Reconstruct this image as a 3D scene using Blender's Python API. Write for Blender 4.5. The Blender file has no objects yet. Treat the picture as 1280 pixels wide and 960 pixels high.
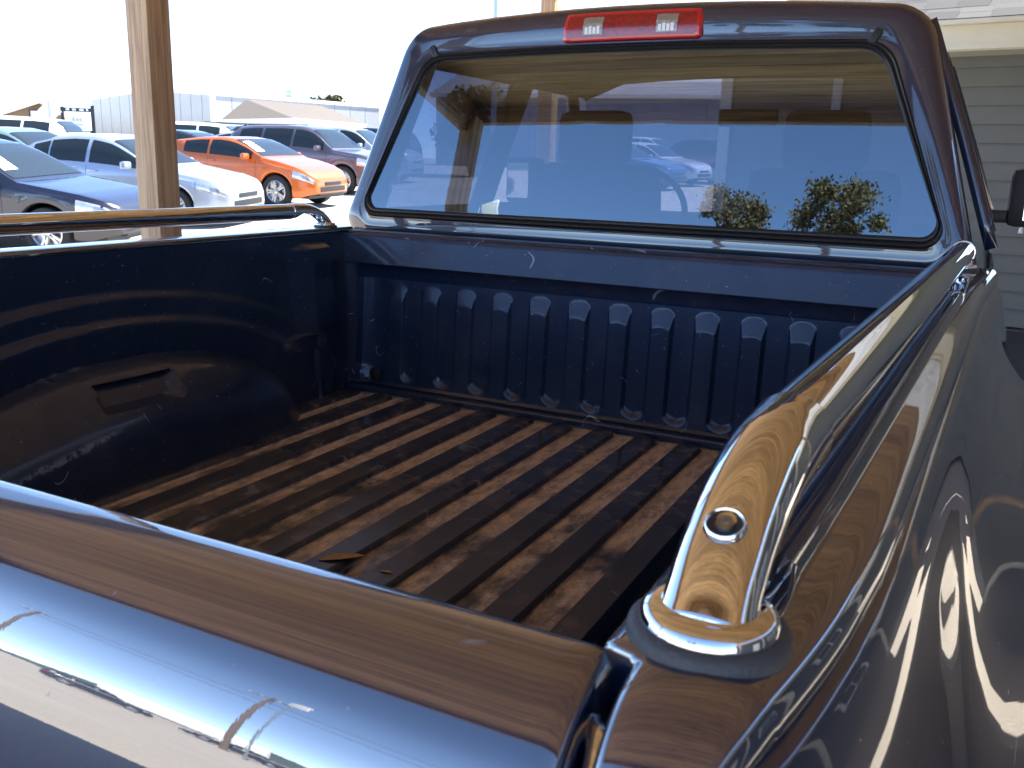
import bpy, bmesh, math, random
import numpy as np
from mathutils import Vector, Matrix

R = math.radians
random.seed(7)
SC = bpy.context.scene
COL = SC.collection

# ------------------------------------------------------------------ camera
CAM = Vector((0.9512, -2.3255, 1.5685))
FW = Vector((-0.43938, 0.86725, -0.23415))
RT = Vector((0.88873, 0.45762, 0.02723))
UP = Vector((-0.13076, 0.19613, 0.97182))
FPX = 1131.0
cd = bpy.data.cameras.new('camera')
cam = bpy.data.objects.new('camera', cd)
COL.objects.link(cam)
cam.matrix_world = Matrix(((RT.x, UP.x, -FW.x, CAM.x), (RT.y, UP.y, -FW.y, CAM.y), (RT.z, UP.z, -FW.z, CAM.z), (0, 0, 0, 1)))
cd.sensor_width = 36
cd.lens = 36 * FPX / 1280
cd.clip_start = 0.02
cd.clip_end = 3000
cd.dof.use_dof = True
cd.dof.focus_distance = 1.6
cd.dof.aperture_fstop = 20
SC.camera = cam

# ------------------------------------------------------------------ sky and sun
SUN_EL, SUN_AZ = R(55), R(34)          # azimuth clockwise from +Y (truck's nose)
w = bpy.data.worlds.new('World')
SC.world = w
w.use_nodes = True
nt = w.node_tree
sky = nt.nodes.new('ShaderNodeTexSky')
sky.sky_type = 'NISHITA'
sky.sun_disc = False
sky.sun_elevation = SUN_EL
sky.sun_rotation = SUN_AZ
sky.air_density = 0.55
sky.dust_density = 0.0
sky.ozone_density = 1.2
sky.altitude = 800
bg = nt.nodes['Background']
bg.inputs[1].default_value = 0.15
nt.links.new(sky.outputs[0], bg.inputs[0])
sl = bpy.data.lights.new('sun', 'SUN')
sl.energy = 5.0
sl.angle = R(0.53)
sl.color = (1, 0.95, 0.87)
so = bpy.data.objects.new('sun', sl)
COL.objects.link(so)
sdir = Vector((math.sin(SUN_AZ) * math.cos(SUN_EL), math.cos(SUN_AZ) * math.cos(SUN_EL), math.sin(SUN_EL)))
so.rotation_euler = sdir.to_track_quat('Z', 'Y').to_euler()
so.location = (0, 0, 30)
SC.view_settings.view_transform = 'Standard'
SC.view_settings.look = 'None'
SC.view_settings.gamma = 1
SC.view_settings.use_curve_mapping = False
SC.view_settings.exposure = 2.15

# ------------------------------------------------------------------ materials
MATS = {}


def new_mat(name):
    m = bpy.data.materials.new(name)
    m.use_nodes = True
    MATS[name] = m
    return m, m.node_tree, m.node_tree.nodes['Principled BSDF']


def nd(nt, t, **k):
    n = nt.nodes.new(t)
    for a, b in k.items():
        if a.startswith('i_'):
            key = a[2:]
            n.inputs[int(key) if key.isdigit() else key].default_value = b
        else:
            setattr(n, a, b)
    return n


def mathn(nt, op, a, b=None, c=None, clamp=False):
    n = nt.nodes.new('ShaderNodeMath')
    n.operation = op
    n.use_clamp = clamp
    for i, v in enumerate((a, b, c)):
        if v is None:
            continue
        if isinstance(v, (int, float)):
            n.inputs[i].default_value = v
        else:
            nt.links.new(v, n.inputs[i])
    return n.outputs[0]


def mixc(nt, fac, a, b):
    n = nt.nodes.new('ShaderNodeMix')
    n.data_type = 'RGBA'
    for s, v in ((n.inputs[0], fac), (n.inputs[6], a), (n.inputs[7], b)):
        if isinstance(v, (int, float)):
            s.default_value = v
        elif isinstance(v, (tuple, list)):
            s.default_value = (*v[:3], 1)
        else:
            nt.links.new(v, s)
    return n.outputs[2]


def coords(nt, scale=(1, 1, 1), kind='Object', rnd=0.0):
    tc = nt.nodes.new('ShaderNodeTexCoord')
    mp = nt.nodes.new('ShaderNodeMapping')
    mp.inputs['Scale'].default_value = scale
    nt.links.new(tc.outputs[kind], mp.inputs[0])
    if rnd:
        oi = nt.nodes.new('ShaderNodeObjectInfo')
        cb = nt.nodes.new('ShaderNodeCombineXYZ')
        v = mathn(nt, 'MULTIPLY', oi.outputs['Random'], rnd)
        for i in range(3):
            nt.links.new(v, cb.inputs[i])
        nt.links.new(cb.outputs[0], mp.inputs['Location'])
    return mp.outputs[0]


def noise(nt, vec, scale, detail=4, rough=0.55, dist=0.0):
    n = nd(nt, 'ShaderNodeTexNoise')
    n.inputs['Scale'].default_value = scale
    n.inputs['Detail'].default_value = detail
    n.inputs['Roughness'].default_value = rough
    n.inputs['Distortion'].default_value = dist
    nt.links.new(vec, n.inputs['Vector'])
    return n.outputs['Fac']


def ramp(nt, fac, stops):
    n = nt.nodes.new('ShaderNodeValToRGB')
    els = n.color_ramp.elements
    while len(els) < len(stops):
        els.new(0.5)
    for e, (p, c) in zip(els, stops):
        e.position = p
        e.color = (*c, 1) if len(c) == 3 else c
    nt.links.new(fac, n.inputs[0])
    return n.outputs[0]


def sstep(nt, v, lo, hi):
    n = nt.nodes.new('ShaderNodeMapRange')
    n.interpolation_type = 'SMOOTHSTEP'
    n.inputs[1].default_value = lo
    n.inputs[2].default_value = hi
    nt.links.new(v, n.inputs[0])
    return n.outputs[0]


def bump(nt, bsdf, h, strength=0.3, dist=0.01):
    b = nt.nodes.new('ShaderNodeBump')
    b.inputs['Strength'].default_value = strength
    b.inputs['Distance'].default_value = dist
    nt.links.new(h, b.inputs['Height'])
    nt.links.new(b.outputs[0], bsdf.inputs['Normal'])


def simple(name, col, rough=0.5, metal=0.0, coat=0.0, spec=0.5, var=0.0, vscale=6, bmp=0.0, bscale=200):
    m, nt, b = new_mat(name)
    b.inputs['Roughness'].default_value = rough
    b.inputs['Metallic'].default_value = metal
    b.inputs['Coat Weight'].default_value = coat
    b.inputs['Coat Roughness'].default_value = 0.03
    b.inputs['Specular IOR Level'].default_value = spec
    b.inputs['Base Color'].default_value = (*col, 1)
    if var:
        v = noise(nt, coords(nt, rnd=20), vscale)
        nt.links.new(mixc(nt, v, tuple(x * (1 - var) for x in col), tuple(min(1, x * (1 + var)) for x in col)), b.inputs['Base Color'])
    if bmp:
        bump(nt, b, noise(nt, coords(nt), bscale), bmp, 0.003)
    return m


def scratch_mask(nt, vec, seeds=((0.0, 1.0), (0.9, 1.3), (2.1, 0.8)), thin=0.0022, gate=0.63):
    """sparse thin scratch lines: iso-lines of a warped noise kept only in a few patches"""
    tot = None
    for k, (rz, sc) in enumerate(seeds):
        mp = nt.nodes.new('ShaderNodeMapping')
        mp.inputs['Rotation'].default_value = (rz, rz * 0.7, rz * 1.3)
        mp.inputs['Location'].default_value = (k * 3.1, k * 7.7, k)
        nt.links.new(vec, mp.inputs[0])
        f = noise(nt, mp.outputs[0], 4.2 * sc, 1.0, 0.4, 0.7)
        line = mathn(nt, 'LESS_THAN', mathn(nt, 'ABSOLUTE', mathn(nt, 'SUBTRACT', f, 0.5)), thin)
        g = noise(nt, mp.outputs[0], 9.0 * sc, 2, 0.6)
        line = mathn(nt, 'MULTIPLY', line, sstep(nt, g, gate, gate + 0.06))
        tot = line if tot is None else mathn(nt, 'MAXIMUM', tot, line)
    return tot


PAINT = (0.003, 0.010, 0.034)


def paint_mat(name, worn=False, ior=2.75):
    m, nt, b = new_mat(name)
    b.inputs['Metallic'].default_value = 0.0
    b.inputs['IOR'].default_value = 1.4
    b.inputs['Coat Weight'].default_value = 1.0
    b.inputs['Coat IOR'].default_value = ior
    b.inputs['Coat Roughness'].default_value = 0.0
    b.inputs['Roughness'].default_value = 0.38
    vec = coords(nt)
    col = PAINT
    if worn:
        b.inputs['IOR'].default_value = 1.5
        b.inputs['Coat IOR'].default_value = 1.5
        b.inputs['Metallic'].default_value = 0.25
        dust_haze = sstep(nt, noise(nt, vec, 4.0, 6, 0.65), 0.42, 0.8)
        fine = noise(nt, vec, 60, 5, 0.7)
        sc = scratch_mask(nt, vec)
        specks = mathn(nt, 'GREATER_THAN', noise(nt, vec, 130, 2.5, 0.55), 0.725)
        sc = mathn(nt, 'MAXIMUM', sc, specks)
        c1 = mixc(nt, mathn(nt, 'MULTIPLY_ADD', dust_haze, 0.20, 0.07), (0.009, 0.023, 0.060), (0.14, 0.145, 0.155))  # grey is part real dust, part lens haze lifted into the colour
        # long worn rub mark on the shoulder of the left wheel arch
        sp = nt.nodes.new('ShaderNodeSeparateXYZ')
        nt.links.new(vec, sp.inputs[0])
        lin = mathn(nt, 'SUBTRACT', sp.outputs[2], mathn(nt, 'MULTIPLY_ADD', sp.outputs[1], 0.21, 0.86 + 0.352))
        lin = mathn(nt, 'ABSOLUTE', mathn(nt, 'ADD', lin, mathn(nt, 'MULTIPLY_ADD', noise(nt, vec, 30, 4, 0.7), 0.03, -0.015)))
        rub = mathn(nt, 'SUBTRACT', 1.0, sstep(nt, lin, 0.001, 0.010))
        rub = mathn(nt, 'MULTIPLY', rub, mathn(nt, 'MULTIPLY', sstep(nt, sp.outputs[1], -1.40, -1.28), mathn(nt, 'SUBTRACT', 1.0, sstep(nt, sp.outputs[1], -1.08, -1.02))))
        rub = mathn(nt, 'MULTIPLY', rub, mathn(nt, 'LESS_THAN', sp.outputs[0], -0.4))
        rub = mathn(nt, 'MULTIPLY', rub, sstep(nt, fine, 0.35, 0.6))
        sc = mathn(nt, 'MAXIMUM', sc, mathn(nt, 'MULTIPLY', rub, 0.7))
        c2 = mixc(nt, mathn(nt, 'MULTIPLY', sc, 0.75), c1, (0.34, 0.40, 0.47))
        nt.links.new(c2, b.inputs['Base Color'])
        r1 = mathn(nt, 'MULTIPLY_ADD', fine, 0.10, 0.03)
        r2 = mathn(nt, 'MULTIPLY_ADD', dust_haze, 0.16, r1)
        nt.links.new(mathn(nt, 'MULTIPLY_ADD', sc, 0.4, r2, clamp=True), b.inputs['Coat Roughness'])
        nt.links.new(mathn(nt, 'SUBTRACT', 0.62, mathn(nt, 'MULTIPLY', sc, 0.5)), b.inputs['Coat Weight'])
        b.inputs['Specular IOR Level'].default_value = 0.25
    else:
        specks = mathn(nt, 'GREATER_THAN', noise(nt, vec, 170, 2, 0.5), 0.76)
        sc = scratch_mask(nt, vec, ((0.4, 1.2), (1.7, 0.9)), 0.004, 0.66)
        specks = mathn(nt, 'MAXIMUM', specks, sc)
        nt.links.new(mixc(nt, mathn(nt, 'MULTIPLY', specks, 0.55), col, (0.4, 0.42, 0.45)), b.inputs['Base Color'])
        nt.links.new(mathn(nt, 'SUBTRACT', 1.0, mathn(nt, 'MULTIPLY', specks, 0.6)), b.inputs['Coat Weight'])
        smg = mathn(nt, 'MULTIPLY', sstep(nt, noise(nt, coords(nt, (1.0, 2.2, 2.2)), 8.5, 6, 0.72), 0.60, 0.78), 0.30)
        nt.links.new(mixc(nt, smg, mixc(nt, mathn(nt, 'MULTIPLY', specks, 0.55), col, (0.4, 0.42, 0.45)), (0.16, 0.165, 0.18)), b.inputs['Base Color'])
        bump(nt, b, noise(nt, vec, 420, 1.5, 0.5), 0.006, 0.0006)
        nt.links.new(nt.nodes['Bump'].outputs[0], b.inputs['Coat Normal'])
        sm = noise(nt, vec, 7, 5, 0.7)
        nt.links.new(mathn(nt, 'MULTIPLY', sstep(nt, sm, 0.58, 0.85), 0.03), b.inputs['Coat Roughness'])
    return m


M_paint = paint_mat('truck_paint')
M_cabpaint = paint_mat('truck_cab_paint', False, 1.85)
M_bed = paint_mat('bed_paint', True)


def floor_mat():
    m, nt, b = new_mat('bed_floor_paint')
    vec = coords(nt)
    sep = nt.nodes.new('ShaderNodeSeparateXYZ')
    nt.links.new(vec, sep.inputs[0])
    z = sep.outputs[2]
    st = coords(nt, (9, 2.2, 10))
    stre = noise(nt, st, 2.4, 6, 0.7)
    blot = noise(nt, vec, 5.5, 6, 0.68)
    fine = noise(nt, vec, 140, 4, 0.7)
    low = mathn(nt, 'SUBTRACT', 1.0, sstep(nt, z, 0.001, 0.0055))
    amt = mathn(nt, 'ADD', mathn(nt, 'MULTIPLY', stre, 0.55), mathn(nt, 'MULTIPLY', blot, 0.75))
    front = sstep(nt, sep.outputs[1], -0.9, -0.1)          # dust is thickest by the bulkhead
    amt = mathn(nt, 'MULTIPLY_ADD', front, 0.20, amt)
    dirt = mathn(nt, 'MULTIPLY', low, sstep(nt, amt, 0.52, 0.74))
    patch = sstep(nt, noise(nt, vec, 22, 7, 0.75), 0.50, 0.66)
    film = mathn(nt, 'MULTIPLY', mathn(nt, 'MULTIPLY_ADD', sstep(nt, amt, 0.55, 0.95), 0.10, 0.02), mathn(nt, 'MULTIPLY_ADD', patch, 2.2, 0.3))
    grit = mathn(nt, 'MULTIPLY', mathn(nt, 'GREATER_THAN', noise(nt, vec, 210, 2, 0.6), 0.70), 0.5)
    film = mathn(nt, 'MAXIMUM', film, mathn(nt, 'MULTIPLY', grit, patch))
    worn = sstep(nt, noise(nt, coords(nt, (11, 4.0, 10)), 3.4, 8, 0.78), 0.40, 0.56)
    dirt = mathn(nt, 'MULTIPLY', dirt, mathn(nt, 'MULTIPLY_ADD', worn, 0.45, 0.55))
    dirt = mathn(nt, 'MAXIMUM', dirt, film)
    dirt = mathn(nt, 'MULTIPLY', dirt, mathn(nt, 'MULTIPLY_ADD', fine, 0.5, 0.72), clamp=True)
    tan = mixc(nt, fine, (0.34, 0.245, 0.165), (0.76, 0.58, 0.41))
    sc = scratch_mask(nt, vec, thin=0.008)
    base = mixc(nt, mathn(nt, 'MULTIPLY', sc, 0.4), (0.008, 0.013, 0.028), (0.25, 0.28, 0.32))
    nt.links.new(mixc(nt, dirt, base, tan), b.inputs['Base Color'])
    b.inputs['Coat IOR'].default_value = 1.5
    b.inputs['Roughness'].default_value = 0.55
    nt.links.new(mathn(nt, 'SUBTRACT', 0.9, mathn(nt, 'MULTIPLY', dirt, 0.88), clamp=True), b.inputs['Coat Weight'])
    nt.links.new(mathn(nt, 'ADD', mathn(nt, 'MULTIPLY_ADD', blot, 0.16, 0.02), mathn(nt, 'MULTIPLY', mathn(nt, 'SUBTRACT', 1.0, front), 0.22), clamp=True), b.inputs['Coat Roughness'])
    bump(nt, b, mathn(nt, 'MULTIPLY', fine, dirt), 0.5, 0.003)
    return m


M_floor = floor_mat()


def chrome_mat(name, col=(0.86, 0.87, 0.88), r=0.02):
    m, nt, b = new_mat(name)
    b.inputs['Metallic'].default_value = 1
    b.inputs['Base Color'].default_value = (*col, 1)
    v = noise(nt, coords(nt), 25, 5, 0.7)
    nt.links.new(mathn(nt, 'MULTIPLY_ADD', sstep(nt, v, 0.55, 0.8), 0.07, r), b.inputs['Roughness'])
    return m


M_chrome = chrome_mat('chrome')
M_rubber = simple('rubber', (0.045, 0.048, 0.055), 0.55, var=0.3, vscale=40, bmp=0.3, bscale=400)
M_seal = simple('window_seal_rubber', (0.018, 0.018, 0.019), 0.38, bmp=0.15, bscale=300)
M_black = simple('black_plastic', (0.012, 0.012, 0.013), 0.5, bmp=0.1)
M_dark = simple('dark_metal', (0.02, 0.02, 0.022), 0.5)
M_fabric = simple('seat_fabric', (0.045, 0.045, 0.052), 0.9, var=0.2, vscale=30)
M_trim = simple('cabin_trim', (0.05, 0.05, 0.055), 0.8)
M_steel = simple('bolt_steel', (0.35, 0.35, 0.36), 0.35, 1.0)
M_tyre = simple('tyre_rubber', (0.02, 0.02, 0.02), 0.8, var=0.2)
M_rim = simple('wheel_alloy', (0.55, 0.56, 0.58), 0.28, 1.0)
M_paper = simple('white_paper', (0.82, 0.82, 0.80), 0.7)
M_leaf = simple('dry_leaf', (0.32, 0.18, 0.07), 0.7, var=0.35, vscale=60)


def glass_mat(name, tint, ior=1.5, rough=0.0, coatcol=(1, 1, 1)):
    m, nt, b = new_mat(name)
    nt.nodes.remove(b)
    out = nt.nodes['Material Output']
    tr = nd(nt, 'ShaderNodeBsdfTransparent')
    tr.inputs[0].default_value = (*tint, 1)
    gl = nd(nt, 'ShaderNodeBsdfGlossy')
    gl.inputs['Roughness'].default_value = rough
    gl.inputs['Color'].default_value = (*coatcol, 1)
    lw = nd(nt, 'ShaderNodeLayerWeight')
    f0 = ((ior - 1) / (ior + 1)) ** 2 * 1.85
    fac = mathn(nt, 'MULTIPLY_ADD', mathn(nt, 'POWER', lw.outputs['Facing'], 4.0), 1 - f0, f0, clamp=True)
    mx = nd(nt, 'ShaderNodeMixShader')
    nt.links.new(fac, mx.inputs[0])
    nt.links.new(tr.outputs[0], mx.inputs[1])
    nt.links.new(gl.outputs[0], mx.inputs[2])
    nt.links.new(mx.outputs[0], out.inputs[0])
    return m


M_rearglass = glass_mat('tinted_rear_glass', (0.16, 0.172, 0.225), 1.98, 0.0, (0.70, 0.88, 1.0))
M_sideglass = glass_mat('tinted_side_glass', (0.26, 0.29, 0.36), 1.6)
M_windglass = glass_mat('windscreen_glass', (0.62, 0.66, 0.74), 1.55)


def lens_mat(name, col, rough=0.08):
    m, nt, b = new_mat(name)
    b.inputs['Base Color'].default_value = (*col, 1)
    b.inputs['Roughness'].default_value = 0.3
    b.inputs['Coat Weight'].default_value = 1
    b.inputs['Coat Roughness'].default_value = rough
    v = nd(nt, 'ShaderNodeTexVoronoi')
    v.inputs['Scale'].default_value = 140
    nt.links.new(coords(nt), v.inputs['Vector'])
    nt.links.new(mixc(nt, v.outputs['Distance'], tuple(min(1, x * 1.35) for x in col), tuple(x * 0.45 for x in col)), b.inputs['Base Color'])
    return m


M_redlens = lens_mat('red_lens', (0.30, 0.006, 0.010))
M_redrim = simple('red_lens_rim', (0.50, 0.014, 0.020), 0.2, coat=1)
M_clearlens = lens_mat('clear_lens', (0.34, 0.33, 0.32))
M_headlens = simple('headlight_lens', (0.62, 0.64, 0.66), 0.12, 0.4, coat=1, var=0.5, vscale=14)


def wood_mat(name, c1, c2, along=0, scale=1.0, rough=0.65, knots=True):
    m, nt, b = new_mat(name)
    s = [26 * scale] * 3
    s[along] = 1.1 * scale
    vec = coords(nt, tuple(s), rnd=37)
    g = noise(nt, vec, 1.0, 8, 0.62, 0.6)
    s2 = [70 * scale] * 3
    s2[along] = 2.2 * scale
    g2 = noise(nt, coords(nt, tuple(s2), rnd=11), 1.4, 4, 0.6)
    f = mathn(nt, 'ADD', mathn(nt, 'MULTIPLY', g, 0.7), mathn(nt, 'MULTIPLY', g2, 0.3))
    col = ramp(nt, f, [(0.30, tuple(x * 0.45 for x in c2)), (0.44, c2), (0.56, c1), (0.75, tuple(min(1, x * 1.15) for x in c1))])
    oi = nd(nt, 'ShaderNodeObjectInfo')
    hs = nd(nt, 'ShaderNodeHueSaturation')
    nt.links.new(mathn(nt, 'MULTIPLY_ADD', oi.outputs['Random'], 0.45, 0.78), hs.inputs['Value'])
    nt.links.new(col, hs.inputs['Color'])
    nt.links.new(hs.outputs[0], b.inputs['Base Color'])
    b.inputs['Roughness'].default_value = rough
    bump(nt, b, f, 0.35, 0.004)
    return m


M_plank = wood_mat('ceiling_plank_wood', (0.74, 0.47, 0.22), (0.52, 0.30, 0.125), 0)
M_beam = wood_mat('beam_wood', (0.40, 0.25, 0.14), (0.26, 0.155, 0.08), 1)
M_beamx = wood_mat('beam_wood_cross', (0.40, 0.25, 0.14), (0.26, 0.155, 0.08), 0)
M_post = wood_mat('post_wood', (0.60, 0.41, 0.25), (0.40, 0.25, 0.145), 2, 0.8)


def gravel_mat():
    m, nt, b = new_mat('gravel')
    vec = coords(nt)
    v = nd(nt, 'ShaderNodeTexVoronoi')
    v.inputs['Scale'].default_value = 38
    nt.links.new(vec, v.inputs['Vector'])
    big = noise(nt, vec, 0.35, 6, 0.6)
    fine = noise(nt, vec, 30, 5, 0.7)
    c = mixc(nt, big, (0.40, 0.36, 0.30), (0.58, 0.53, 0.46))
    c = mixc(nt, sstep(nt, fine, 0.35, 0.7), mixc(nt, 0.35, c, (0.2, 0.18, 0.15)), c)
    nt.links.new(c, b.inputs['Base Color'])
    b.inputs['Roughness'].default_value = 0.95
    bump(nt, b, v.outputs['Distance'], 0.6, 0.02)
    return m


M_gravel = gravel_mat()
M_siding = simple('grey_siding_paint', (0.17, 0.17, 0.15), 0.55, var=0.12, vscale=2.5, bmp=0.15, bscale=40)
M_darksiding = simple('slate_siding_paint', (0.085, 0.088, 0.10), 0.5, var=0.15, vscale=3, bmp=0.15, bscale=40)
M_cream = simple('cream_trim_paint', (0.84, 0.79, 0.62), 0.5, var=0.06)
M_white = simple('white_trim_paint', (0.80, 0.80, 0.78), 0.5, var=0.05)
M_metalwall = simple('white_metal_cladding', (0.36, 0.39, 0.42), 0.45, var=0.08, vscale=1.5)
M_bluewall = simple('slate_blue_cladding', (0.22, 0.26, 0.33), 0.5, var=0.1, vscale=1.5)
M_brownwall = simple('brown_stucco', (0.25, 0.18, 0.13), 0.85, var=0.12)
M_shingle = simple('grey_shingle', (0.19, 0.19, 0.20), 0.9, bmp=0.6, bscale=300)
M_brownroof = simple('brown_shingle_roof', (0.105, 0.09, 0.075), 0.9, var=0.2, vscale=8)
M_pane = simple('dark_window_pane', (0.03, 0.035, 0.04), 0.06, spec=0.8)
M_pole = simple('utility_pole_wood', (0.16, 0.11, 0.075), 0.85, var=0.3)
M_galv = simple('galvanised_steel', (0.45, 0.46, 0.47), 0.4, 0.9)
M_bark = simple('tree_bark', (0.09, 0.065, 0.045), 0.9, var=0.4)
M_hill = simple('far_wooded_hill', (0.05, 0.075, 0.065), 0.95, var=0.4, vscale=0.05)
M_rope = simple('rope', (0.42, 0.32, 0.17), 0.9)
nt_ = M_shingle.node_tree
oi_ = nt_.nodes.new('ShaderNodeObjectInfo')
nt_.links.new(ramp(nt_, oi_.outputs['Random'], [(0, (0.03, 0.03, 0.032)), (0.5, (0.05, 0.05, 0.052)), (1, (0.08, 0.078, 0.076))]), nt_.nodes['Principled BSDF'].inputs['Base Color'])


def foliage_mat(name, a, b_):
    m, nt, b = new_mat(name)
    geo = nd(nt, 'ShaderNodeNewGeometry')
    nt.links.new(mixc(nt, geo.outputs['Random Per Island'], a, b_), b.inputs['Base Color'])
    b.inputs['Roughness'].default_value = 0.7
    return m


M_fol = foliage_mat('autumn_foliage', (0.05, 0.06, 0.02), (0.17, 0.12, 0.045))
M_hedge = foliage_mat('hedge_foliage', (0.06, 0.09, 0.03), (0.13, 0.15, 0.05))


def car_paint(name, col, metal=0.3):
    m = simple(name, col, 0.35, metal, 1.0)
    return m


# ------------------------------------------------------------------ mesh helpers
def link(o, parent=None):
    COL.objects.link(o)
    if parent is not None:
        o.parent = parent
    return o


def root(name, label, cat, loc=(0, 0, 0), rz=0, group=None):
    o = bpy.data.objects.new(name, None)
    o.empty_display_size = 0.2
    o.location = loc
    o.rotation_euler = (0, 0, rz)
    o['label'] = label
    o['category'] = cat
    if group:
        o['group'] = group
    return link(o)


def tag(o, label, cat, group=None):
    o['label'] = label
    o['category'] = cat
    if group:
        o['group'] = group
    return o


def mesh(name, vs, fs, mat, parent=None, smooth=None, loc=None):
    me = bpy.data.meshes.new(name)
    me.from_pydata([tuple(v) for v in vs], [], fs)
    me.validate()
    me.materials.append(mat)
    bm = bmesh.new()
    bm.from_mesh(me)
    bmesh.ops.recalc_face_normals(bm, faces=bm.faces)
    bm.to_mesh(me)
    bm.free()
    if smooth is not None:
        me.polygons.foreach_set('use_smooth', [True] * len(me.polygons))
        me.set_sharp_from_angle(angle=R(smooth))
    o = bpy.data.objects.new(name, me)
    if loc is not None:
        o.location = loc
    return link(o, parent)


def gridfaces(nu, nv, off=0, wrapu=False, wrapv=False):
    fs = []
    for i in range(nu if wrapu else nu - 1):
        for j in range(nv if wrapv else nv - 1):
            a = off + i * nv + j
            b = off + ((i + 1) % nu) * nv + j
            c = off + ((i + 1) % nu) * nv + (j + 1) % nv
            d = off + i * nv + (j + 1) % nv
            fs.append((a, b, c, d))
    return fs


def grid(name, us, vs_, fn, mat, parent=None, smooth=40, loc=None):
    P = [fn(u, v) for u in us for v in vs_]
    return mesh(name, P, gridfaces(len(us), len(vs_)), mat, parent, smooth, loc)


def bev_box_data(sx, sy, sz, b=0.0, c=(0, 0, 0)):
    bm = bmesh.new()
    bmesh.ops.create_cube(bm, size=1)
    for v in bm.verts:
        v.co = Vector((v.co.x * sx + c[0], v.co.y * sy + c[1], v.co.z * sz + c[2]))
    if b:
        bmesh.ops.bevel(bm, geom=list(bm.edges), offset=b, segments=2, affect='EDGES', profile=0.6)
    vs = [v.co.copy() for v in bm.verts]
    fs = [[v.index for v in f.verts] for f in bm.faces]
    bm.verts.index_update()
    fs = [[v.index for v in f.verts] for f in bm.faces]
    bm.free()
    return vs, fs


def box(name, c, s, mat, parent=None, b=0.0, rot=None):
    vs, fs = bev_box_data(*s, b)
    if rot is not None:
        vs = [rot @ v for v in vs]
    vs = [v + Vector(c) for v in vs]
    return mesh(name, vs, fs, mat, parent, 40 if b else None)


def tube(name, pts, r, mat, parent=None, n=16, caps=True, smooth=50):
    pts = [Vector(p) for p in pts]
    rs = r if isinstance(r, (list, tuple)) else [r] * len(pts)
    vs, fs = [], []
    ref = None
    for i, p in enumerate(pts):
        t = (pts[min(i + 1, len(pts) - 1)] - pts[max(i - 1, 0)]).normalized()
        if ref is None:
            ref = t.orthogonal().normalized()
        ref = (ref - t * ref.dot(t)).normalized()
        b = t.cross(ref)
        for k in range(n):
            a = 2 * math.pi * k / n
            vs.append(p + (ref * math.cos(a) + b * math.sin(a)) * rs[i])
    fs = gridfaces(len(pts), n, wrapv=True)
    if caps:
        fs.append(tuple(range(n)))
        fs.append(tuple(range((len(pts) - 1) * n, len(pts) * n)))
    return mesh(name, vs, fs, mat, parent, smooth)


def lathe_data(prof, n=32, axis='Z', c=(0, 0, 0)):
    vs = []
    for k in range(n):
        a = 2 * math.pi * k / n
        for r_, h in prof:
            if axis == 'Z':
                vs.append(Vector((r_ * math.cos(a), r_ * math.sin(a), h)) + Vector(c))
            else:   # Y axis
                vs.append(Vector((r_ * math.cos(a), h, r_ * math.sin(a))) + Vector(c))
    return vs, gridfaces(n, len(prof), wrapu=True)


def lathe(name, prof, mat, parent=None, n=32, axis='Z', c=(0, 0, 0), smooth=40):
    vs, fs = lathe_data(prof, n, axis, c)
    return mesh(name, vs, fs, mat, parent, smooth)


def lerp(a, b, t):
    return a + (b - a) * t


def interp(x, pts):
    if x <= pts[0][0]:
        return pts[0][1]
    for (x0, y0), (x1, y1) in zip(pts, pts[1:]):
        if x <= x1:
            return y0 + (y1 - y0) * (x - x0) / (x1 - x0)
    return pts[-1][1]


def smoothst(a, b, x):
    t = max(0.0, min(1.0, (x - a) / (b - a)))
    return t * t * (3 - 2 * t)


def arange(a, b, n):
    return [a + (b - a) * i / (n - 1) for i in range(n)]


def pix(x, y, d):
    """point at depth d behind a pixel of the 1280x960 photograph"""
    return CAM + (FW + RT * ((x - 640) / FPX) - UP * ((y - 480) / FPX)) * d


def gz(x, y):
    """the lot: level round the truck, rising gently away ahead and to the left"""
    s = (x - CAM.x) * -0.55 + (y - CAM.y) * 0.835
    if s < 6:
        return 0.0
    t = min(s, 42.0)
    a = t - 6
    h = 0.05 * (a * a / 8 if a < 4 else a - 2) - 0.015 * max(0.0, t - 20)
    if s > 42:
        h += 0.006 * (s - 42)
    return h


# ------------------------------------------------------------------ ground
def axis_lines():
    a = [-600, -400, -250, -150, -100]
    a += list(np.arange(-70, 70.1, 1.75))
    a += [100, 150, 250, 400, 600]
    return [float(v) for v in a]


g = grid('ground', axis_lines(), axis_lines(), lambda x, y: (x, y, gz(x, y)), M_gravel, None, 60)
g['kind'] = 'structure'

M_asphalt = simple('added_pad_asphalt', (0.055, 0.055, 0.058), 0.85, var=0.3, vscale=9, bmp=0.4, bscale=180)
pad = grid('added_dark_pad', arange(-2.7, 2.9, 5), arange(-3.4, 8.3, 6), lambda x, y: (x, y, 0.006 + gz(x, y)), M_asphalt, None, 60)  # unseen dark pad, added so the bed side mirrors dark ground
pad['kind'] = 'structure'

# ------------------------------------------------------------------ pickup truck
FZ = 0.86                                 # bed floor height
RIBX = [-0.634 + 0.1219 * i for i in range(-1, 13)]
truck = root('pickup_truck', 'dark blue pickup truck with chrome bed rails and dusty bed under wooden canopy', 'pickup truck', (0, 0, 0))


def flare(s, y):
    """the right bed side stands slightly farther out towards the cab"""
    return 0.056 * max(0.0, min(1.03, (y + 1.80) / 1.75)) if s > 0 else 0.0


def pill(dx, y, y1, y0, hw, soft):
    """1 inside a long rounded strip, falling to 0 over its sloped edge"""
    cy = min(max(y, y0 + hw), y1 - hw)
    d = math.hypot(dx, (y - cy) * (1.0 if y > y1 - hw else 1.0))
    return 1 - smoothst(hw - soft, hw, d)


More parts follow.
